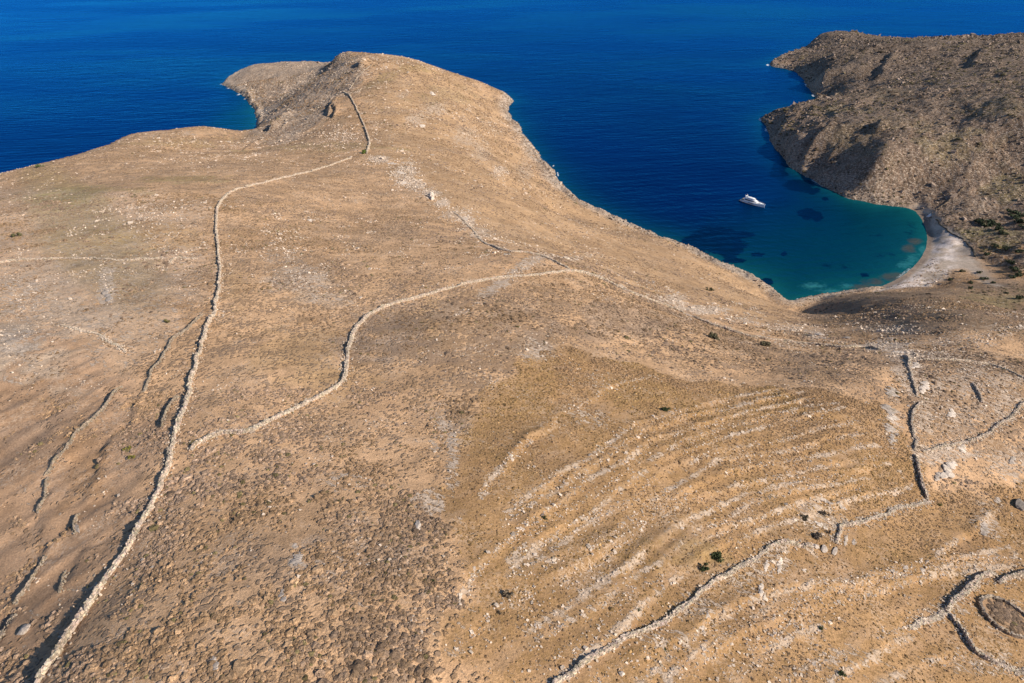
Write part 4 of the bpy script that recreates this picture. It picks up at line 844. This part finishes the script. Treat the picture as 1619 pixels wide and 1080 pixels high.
# golden field: small tufts
P, f = candidates(620000, 35, 215); fl = fld(P); tn = fbm(P[:, 0], P[:, 1], 7, 3, 631)
st_ = bil(GX, GY, stony, P[:, 0], P[:, 1])
k = (fl > 0.35) & (rng.uniform(0, 1, len(P)) < np.clip(0.62 + 0.8 * tn, 0.1, 1) * (1 - 0.7 * st_)); P = P[k]; f = f[k]; k = off_walls(P); P = P[k]; f = f[k]; n = len(P)
s = np.exp(rng.normal(-1.85, 0.32, n)) * np.clip(f / 130, 0.95, 1.5); s3 = np.stack([s, s, s * 0.8], 1)
a = sstep(-0.35, 0.35, fbm(P[:, 0], P[:, 1], 11, 3, 641) + rng.normal(0, 0.15, n))[:, None]
tone = ((1 - a) * np.array([0.285, 0.178, 0.080]) + a * np.array([0.240, 0.150, 0.085])) * np.exp(rng.normal(0, 0.25, (n, 1)))
dk = (rng.uniform(0, 1, n) < 0.07)[:, None]; tone = np.where(dk, tone * 0.45, tone)
TT, FT = templates(1, 8, 0.8, -0.1, 0.35)
scatter("grass_tufts", P, s3, tone, TT, FT, TUFT, "dry golden grass tufts covering the terraced field", "grass")

# scrub and blocks on the far rocky land
FT_, FF_ = templates(1, 10, 0.7, -0.3, 0.35)
def far_pts(n, x0, x1, y0, y1, dens):
    P = np.stack([rng.uniform(x0, x1, n), rng.uniform(y0, y1, n)], 1); z = hz(P[:, 0], P[:, 1]); u, v, f = proj(P[:, 0], P[:, 1], z)
    k = (u > -40) & (u < 1670) & (z > 1.2) & (rng.uniform(0, 1, n) < dens(P)); return P[k], f[k]
frf = lambda P: bil(CXa, CYa, np.maximum(FARR, VALLEY), P[:, 0], P[:, 1]) * (1 - bil(CXa, CYa, BEACH, P[:, 0], P[:, 1]))
P, f = far_pts(60000, 170, 1150, 330, 1500, lambda P: frf(P) * np.clip(0.45 + 1.2 * fbm(P[:, 0], P[:, 1], 25, 3, 651), 0.03, 1) * np.clip(900 / P[:, 1], .3, 1))
s = np.exp(rng.normal(0.05, 0.38, len(P))) * np.clip(f / 700, 0.6, 1.3); s3 = np.stack([s, s * rng.uniform(.7, 1.3, len(P)), s * rng.uniform(.6, 1.0, len(P))], 1)
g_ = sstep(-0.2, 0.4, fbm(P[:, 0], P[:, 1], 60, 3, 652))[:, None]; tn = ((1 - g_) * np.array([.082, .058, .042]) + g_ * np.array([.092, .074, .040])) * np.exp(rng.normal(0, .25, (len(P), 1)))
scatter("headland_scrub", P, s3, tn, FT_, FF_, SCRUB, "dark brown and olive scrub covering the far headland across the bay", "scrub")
rkf = lambda P: np.clip(bil(CXa, CYa, np.maximum(rockc, 0.6 * VALLEY), P[:, 0], P[:, 1]), 0, 1)
P, f = far_pts(120000, -420, 1000, 430, 1500, lambda P: rkf(P) * np.clip(0.25 + 1.3 * fbm(P[:, 0], P[:, 1], 30, 4, 653), 0.0, 0.8)); n = len(P)
s = np.exp(rng.normal(-0.1, 0.45, n)) * np.clip(f / 800, 0.6, 1.4) * np.where(P[:, 0] > 60, 1.0, 0.7)
V, F = stones_arr(np.c_[P, hz(P[:, 0], P[:, 1]) + 0.1 * s], s[:, None] * rng.uniform(.6, 1.7, (n, 3)) * [1, 1, .8], rng.uniform(0, 6.28, n), .5, .28)
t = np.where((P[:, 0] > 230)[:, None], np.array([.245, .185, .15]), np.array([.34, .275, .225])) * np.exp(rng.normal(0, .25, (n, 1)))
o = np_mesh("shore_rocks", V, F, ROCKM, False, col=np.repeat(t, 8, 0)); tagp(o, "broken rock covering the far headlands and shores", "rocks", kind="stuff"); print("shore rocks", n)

# speckle of low bushes and pale stones over the far slopes of this hill
def hill_d(P): return (1 - frf(P)) * np.clip(0.5 + 1.3 * fbm(P[:, 0], P[:, 1], 22, 4, 661), 0.04, 1)
P, f = far_pts(230000, -520, 330, 300, 1120, lambda P: hill_d(P) * (np.hypot(P[:, 0], P[:, 1]) > 330) * (inside(P[:, 0], P[:, 1], coast)))
s = np.exp(rng.normal(-0.75, 0.35, len(P))) * np.clip(f / 500, 0.8, 1.7); s3 = np.stack([s, s * rng.uniform(.7, 1.3, len(P)), s * rng.uniform(.5, .8, len(P))], 1)
scatter("hillside_scrub", P, s3, scrub_tone(P) * 0.66, FT_, FF_, SCRUB, "sparse low scrub dotting the far slopes and the peninsula", "scrub")
P, f = far_pts(120000, -520, 330, 300, 1120, lambda P: (1 - frf(P)) * (inside(P[:, 0], P[:, 1], coast)) * sstep(0.12, 0.55, fbm(P[:, 0] * 0.6 + P[:, 1] * 0.5, P[:, 1] * 0.4 - P[:, 0] * .5, 11, 4, 662, True) * 0.6 + 0.5 * fbm(P[:, 0], P[:, 1], 70, 3, 663)) * 0.6); n = len(P)
s = np.exp(rng.normal(-0.55, 0.45, n)) * np.clip(f / 600, 0.6, 1.4)
V, F = stones_arr(np.c_[P, hz(P[:, 0], P[:, 1])], s[:, None] * rng.uniform(.6, 1.5, (n, 3)) * [1, 1, .45], rng.uniform(0, 6.28, n), .3, .25)
o = np_mesh("hillside_stones", V, F, ROCKM, False, col=np.repeat(np.array([.60, .47, .37]) * np.exp(rng.normal(0, .15, (n, 1))), 8, 0)); tagp(o, "pale stones scattered over the far slopes", "stones", kind="stuff"); print("hill stones", n)

# ------------------------------------------------------------------ single shrubs
STEM = NT("shrub_stem"); STEM.out((0.10, 0.075, 0.05)); STEM = STEM.m
def shrub(cx, cy, rpx, label, tone=(0.055, 0.068, 0.030), sq=0.75, group="green shrubs dotted over the slopes", world=None, cat="shrub", nleaf=420):
    r = np.random.default_rng(int(cx * 13 + cy * 7)); p = hit(cx, cy + rpx * 0.4); z = float(hz(*p)); f = float(proj(np.array(p[0]), np.array(p[1]), np.array(z))[2]); R = rpx * f / FPX
    root = bpy.data.objects.new("shrub", None); COL.objects.link(root); root.location = (p[0], p[1], z); tagp(root, label, cat, group)
    lob = [(r.uniform(-.75, .75), r.uniform(-.6, .6), r.uniform(.25, .8), r.uniform(.28, .5)) for _ in range(7)]
    k = r.integers(0, 7, nleaf); D = r.normal(size=(nleaf, 3)); D /= np.linalg.norm(D, axis=1)[:, None]; L_ = np.array(lob)
    c0 = L_[k, :3] + D * (L_[k, 3] * r.uniform(0.55, 1.08, nleaf))[:, None]; c0[:, 2] = np.abs(c0[:, 2]) * sq; c0 *= R
    e1 = r.normal(size=(nleaf, 3)); e1 /= np.linalg.norm(e1, axis=1)[:, None]; e2 = np.cross(D, e1); e2 /= np.linalg.norm(e2, axis=1)[:, None] + 1e-9
    ls = R * r.uniform(0.09, 0.17, nleaf)[:, None]
    V = np.stack([c0 - e1 * ls, c0 + e2 * ls * .7, c0 + e1 * ls, c0 - e2 * ls * .7], 1).reshape(-1, 3)
    F = np.arange(nleaf * 4).reshape(-1, 4)
    tn = np.repeat(np.array(tone) * np.exp(r.normal(0, 0.3, (nleaf, 1))), 4, 0)
    np_mesh("foliage", V, F, LEAF, False, parent=root, col=tn)
    Vs = []; Fs = []; o_ = 0
    for a in range(6):
        t = r.uniform(0, 6.28); tip = np.array([math.cos(t) * .5, math.sin(t) * .5, sq * .8]) * R; w_ = 0.03 * R
        b = np.array([[w_, 0, -.1 * R], [-w_ / 2, w_, -.1 * R], [-w_ / 2, -w_, -.1 * R]]); Vs.append(np.r_[b, b * 0.4 + tip]); Fs.append(np.array([[0, 1, 4, 3], [1, 2, 5, 4], [2, 0, 3, 5]]) + o_); o_ += 6
    np_mesh("stems", np.concatenate(Vs), np.concatenate(Fs), STEM, False, parent=root)
    return root
GS = (0.16, 0.14, 0.10)
for t in [(1130,877,12,"larger of two dark green shrubs above the long lower wall"),(1112,896,9,"smaller of two dark green shrubs above the long lower wall"),(1052,645,7,"lone dark shrub near the top of the golden field"),
 (861,818,5,"little dark shrub on the left side of the golden field"),(1010,965,5,"little dark shrub between the left terraces and the long lower wall"),(1299,993,6,"dark shrub on a terrace below the walls, right of centre"),(1330,1064,7,"dark shrub at the bottom edge, right of centre"),
 (1053,1026,5,"small shrub just under the lower part of the long wall"),(684,917,4,"small dark shrub in the scrub beside the field edge"),(27,371,7,"olive cushion shrub near the left edge above the level wall",(0.13,0.12,0.06)),
 (201,708,6,"yellow green cushion, the upper of a pair left of the long wall",(0.20,0.18,0.04)),(208,722,6,"yellow green cushion, the lower of a pair left of the long wall",(0.17,0.16,0.035)),
 (578,240,6,"bright green bush at the foot of the far peninsula wall",(0.10,0.13,0.03)),(1121,457,6,"flat dark shrub on the slope falling to the bay",(0.09,0.085,0.045)),(1131,531,10,"grey green shrub touching the ridge wall",(0.11,0.10,0.06)),
 (1210,543,9,"grey shrub below the ridge wall",(0.12,0.105,0.065)),(1486,798,4,"small green shrub right of the wall corner",(0.09,0.10,0.03)),(265,507,6,"olive shrub beside the rusty earth left of the long wall",(0.15,0.13,0.05)),
 (1272,818,7,"dark shrub left of the curved pale rock",(0.10,0.085,0.06)),(803,938,9,"grey mound of twigs in the left part of the field",(0.17,0.13,0.09)),(790,967,5,"small grey twiggy bush under the grey mound",(0.15,0.115,0.08)),
 (1303,812,7,"grey bush above the curved pale rock",(0.13,0.10,0.08)),(1292,845,10,"grey spreading bush below the curved pale rock",(0.14,0.11,0.09)),(1310,842,5,"round grey bush next to the spreading one",(0.14,0.11,0.09)),
 (63,262,6,"dark green shrub near the left skyline",(0.10,0.11,0.05))]:
    shrub(t[0], t[1], t[2], t[3], *(t[4:5]), nleaf=420 if t[2] > 6 else 240)
vc_ = [(1548,349,7),(1558,354,8),(1568,352,9),(1577,360,7),(1586,367,6),(1598,334,7),(1606,340,9),(1614,348,8),(1622,356,8),(1596,414,6),(1604,424,7),(1612,432,7),(1600,438,5),(1610,396,6),(1548,430,4),(1556,440,5),(1568,446,4),(1520,428,4),(1535,446,4),(1612,470,6),(1590,462,4),(1575,388,5),(1590,392,6),(1560,400,5),(1500,441,3.5),(1534,455,4)]
for k, (a, b, r_) in enumerate(vc_): shrub(a, b, r_ * 1.25, "dark green bush in the thicket of the valley behind the beach", (0.050, 0.062, 0.035), 0.7, "dark bushes in the valley behind the beach", nleaf=260)

# ------------------------------------------------------------------ yacht
def yacht():
    a = np.array(at_z(1171.5, 317, 0)); b = np.array(at_z(1208.5, 328.5, 0)); L = float(np.hypot(*(b - a))); ang = math.atan2(b[1] - a[1], b[0] - a[0]); print("yacht length", L)
    root = bpy.data.objects.new("motor_yacht", None); COL.objects.link(root); c = (a + b) / 2; root.location = (c[0], c[1], 0); root.rotation_euler = (0, 0, ang)
    tagp(root, "white motor yacht with dark windows anchored in the bay", "yacht")
    k = L / 25.0
    def mat(n, c, r, sp=0.4):
        s = NT(n); s.b.inputs["Specular IOR Level"].default_value = sp; s.out(s.scale(s.mix(0.0, c, c), s.mr(s.noise(2.0, 3), 0.3, 0.7, 0.96, 1.03)), r); return s.m
    W = mat("white_gelcoat", (0.80, 0.80, 0.80), 0.3); G = mat("dark_glass", (0.012, 0.014, 0.018), 0.1, 0.6); TK = mat("teak_deck", (0.42, 0.30, 0.19), 0.7); ST = mat("steel_rail", (0.6, 0.6, 0.62), 0.3); BT = mat("blue_bottom_paint", (0.02, 0.03, 0.08), 0.5)
    def loft(name, secs, m, parent=root, closed=True, smooth=False):
        V = np.array(secs) * k; n, s_, _ = V.shape; i = np.arange(n - 1)[:, None]; j = np.arange(s_ if closed else s_ - 1)[None]; q = i * s_ + j; q2 = i * s_ + (j + 1) % s_
        F = [np.stack([q, q2, q2 + s_, q + s_], -1).reshape(-1, 4)]
        if closed: F.append(np.arange(s_)[::-1][None]); F.append((np.arange(s_) + (n - 1) * s_)[None])
        Fs = [F[0]] + F[1:]; return np_mesh(name, V.reshape(-1, 3), Fs if closed else F[0], m, smooth, parent=parent)
    xs = np.linspace(-12, 12.5, 26)
    def beam(x): t = (x + 12) / 24.5; return 3.05 * (0.90 + 0.10 * math.sin(min(t, .5) * math.pi)) * (1 - max(0, (t - 0.5) / 0.5) ** 2.3) + 0.03
    def sheer(x): t = (x + 12) / 24.5; return 2.0 + 1.15 * t ** 1.5
    secs = []
    for x in xs:
        bw, sh = beam(x), sheer(x); rk_ = 1.0 if x < 6 else 1 - ((x - 6) / 6.5) ** 2 * 0.75
        secs.append([(x - 0.0, 0, -0.9), (x, bw * .72 * rk_, -0.3), (x, bw * .92 * (0.6 + .4 * rk_), 0.5), (x, bw, sh), (x, bw - .12 * min(1, bw), sh), (x, 0, sh - 0.02), (x, -bw + .12 * min(1, bw), sh), (x, -bw, sh), (x, -bw * .92 * (0.6 + .4 * rk_), 0.5), (x, -bw * .72 * rk_, -0.3)])
    hull = loft("hull", secs, W)
    loft("bottom_stripe", [[(x, beam(x) * .95 * s_, -0.05 + 0 * s_), (x, beam(x) * .975 * s_ * (1 if x < 8 else .93), 0.28)] for s_ in (1,) for x in xs[:-2]], BT, closed=False)
    loft("swim_platform", [[(x, y, z) for y, z in ((-2.4, .35), (2.4, .35), (2.4, .6), (-2.4, .6))] for x in (-13.6, -12.0)], TK)
    loft("aft_deck", [[(x, y, z) for y, z in ((-2.4, 2.02), (2.4, 2.02), (2.4, 2.1), (-2.4, 2.1))] for x in (-11.8, -7.5)], TK)
    def house(name, prof, zb, m, parent=root):      # prof: (x, halfwidth bottom, halfwidth top, ztop)
        return loft(name, [[(x, wb, zb(x)), (x, (wb + wt) / 2 + .05, (zb(x) + zt) / 2), (x, wt, zt - .12), (x, wt - .25, zt), (x, -wt + .25, zt), (x, -wt, zt - .12), (x, -(wb + wt) / 2 - .05, (zb(x) + zt) / 2), (x, -wb, zb(x))] for x, wb, wt, zt in prof], m, parent)
    cab = house("cabin", [(-8.2, 2.3, 2.1, 4.5), (-6, 2.4, 2.15, 4.6), (-2, 2.45, 2.15, 4.6), (1.5, 2.4, 2.0, 4.45), (3.6, 2.1, 1.6, 3.9), (5.0, 1.8, 1.25, 3.3)], lambda x: sheer(x) - .1, W)
    for s_ in (1, -1):
        loft("cabin_window", [[(x, s_ * (w1 + .07), z1), (x, s_ * (w1 + .02), z2), (x, s_ * (w1 - .1), z2), (x, s_ * (w1 - .1), z1)] for x, w1, z1, z2 in ((-7.6, 2.28, 3.0, 3.2), (-6.8, 2.35, 2.9, 3.75), (-2, 2.38, 2.95, 3.8), (1.4, 2.30, 3.05, 3.7), (2.6, 2.12, 3.2, 3.35))], G)
        loft("hull_window", [[(x, s_ * (beam(x) + .02), z1), (x, s_ * (beam(x) + .02), z2), (x, s_ * (beam(x) - .1), z2), (x, s_ * (beam(x) - .1), z1)] for x, z1, z2 in ((-3.5, 1.25, 1.3), (-3, 1.1, 1.5), (2, 1.2, 1.6), (2.8, 1.4, 1.45))], G)
    loft("windscreen", [[(x, y, z), (x + .03, y, z + .12), (x - .3, y, z + .05), (x - .3, y, z - .1)] for x, y, z in [(3.3, -1.85, 3.3), (4.3, -1.4, 3.72), (4.75, 0, 3.75), (4.3, 1.4, 3.72), (3.3, 1.85, 3.3)]], G)
    house("raised_wheelhouse", [(-6.2, 1.7, 1.55, 5.55), (-3.5, 1.95, 1.75, 5.7), (0, 1.9, 1.7, 5.65), (1.8, 1.6, 1.2, 5.2), (3.0, 1.2, .8, 4.55)], lambda x: 4.3 if x < 1.9 else 4.0, W)
    loft("upper_windscreen", [[(x, y, z), (x + .1, y, z - .35), (x - .2, y, z - .4), (x - .2, y, z - .05)] for x, y, z in [(1.2, -1.62, 5.35), (2.5, -1.0, 5.15), (2.8, 0, 5.12), (2.5, 1.0, 5.15), (1.2, 1.62, 5.35)]], G)
    for s_ in (1, -1):
        loft("radar_arch_leg", [[(-7.4, s_ * 1.9, 4.4), (-6.1, s_ * 1.9, 4.4), (-6.1, s_ * 1.7, 4.4), (-7.4, s_ * 1.7, 4.4)], [(-7.9, s_ * 1.75, 6.0), (-7.2, s_ * 1.75, 6.0), (-7.2, s_ * 1.55, 6.0), (-7.9, s_ * 1.55, 6.0)], [(-8.1, s_ * 1.5, 7.4), (-7.8, s_ * 1.5, 7.4), (-7.8, s_ * 1.42, 7.4), (-8.1, s_ * 1.42, 7.4)]], W)
    loft("radar_arch_beam", [[(-7.9, y, 6.0), (-7.1, y, 6.0), (-7.1, y, 6.25), (-7.9, y, 6.25)] for y in (-1.8, 1.8)], W)
    loft("sun_pad", [[(x, y, z) for y, z in ((-w_, 3.0 + (x - 6) * .05), (w_, 3.0 + (x - 6) * .05), (w_ * .9, 3.3 + (x - 6) * .05), (-w_ * .9, 3.3 + (x - 6) * .05))] for x, w_ in ((5.8, 1.2), (8.4, .8))], W)
    for s_ in (1, -1):
        loft("bow_rail", [[(x, s_ * (beam(x) - .15), sheer(x) + .75), (x, s_ * (beam(x) - .09), sheer(x) + .79), (x, s_ * (beam(x) - .15), sheer(x) + .83)] for x in xs[12:25]], ST)
    loft("anchor_roller", [[(x, y, z) for y, z in ((-.2, 3.1), (.2, 3.1), (.2, 3.3), (-.2, 3.3))] for x in (11.8, 12.9)], ST)
yacht()
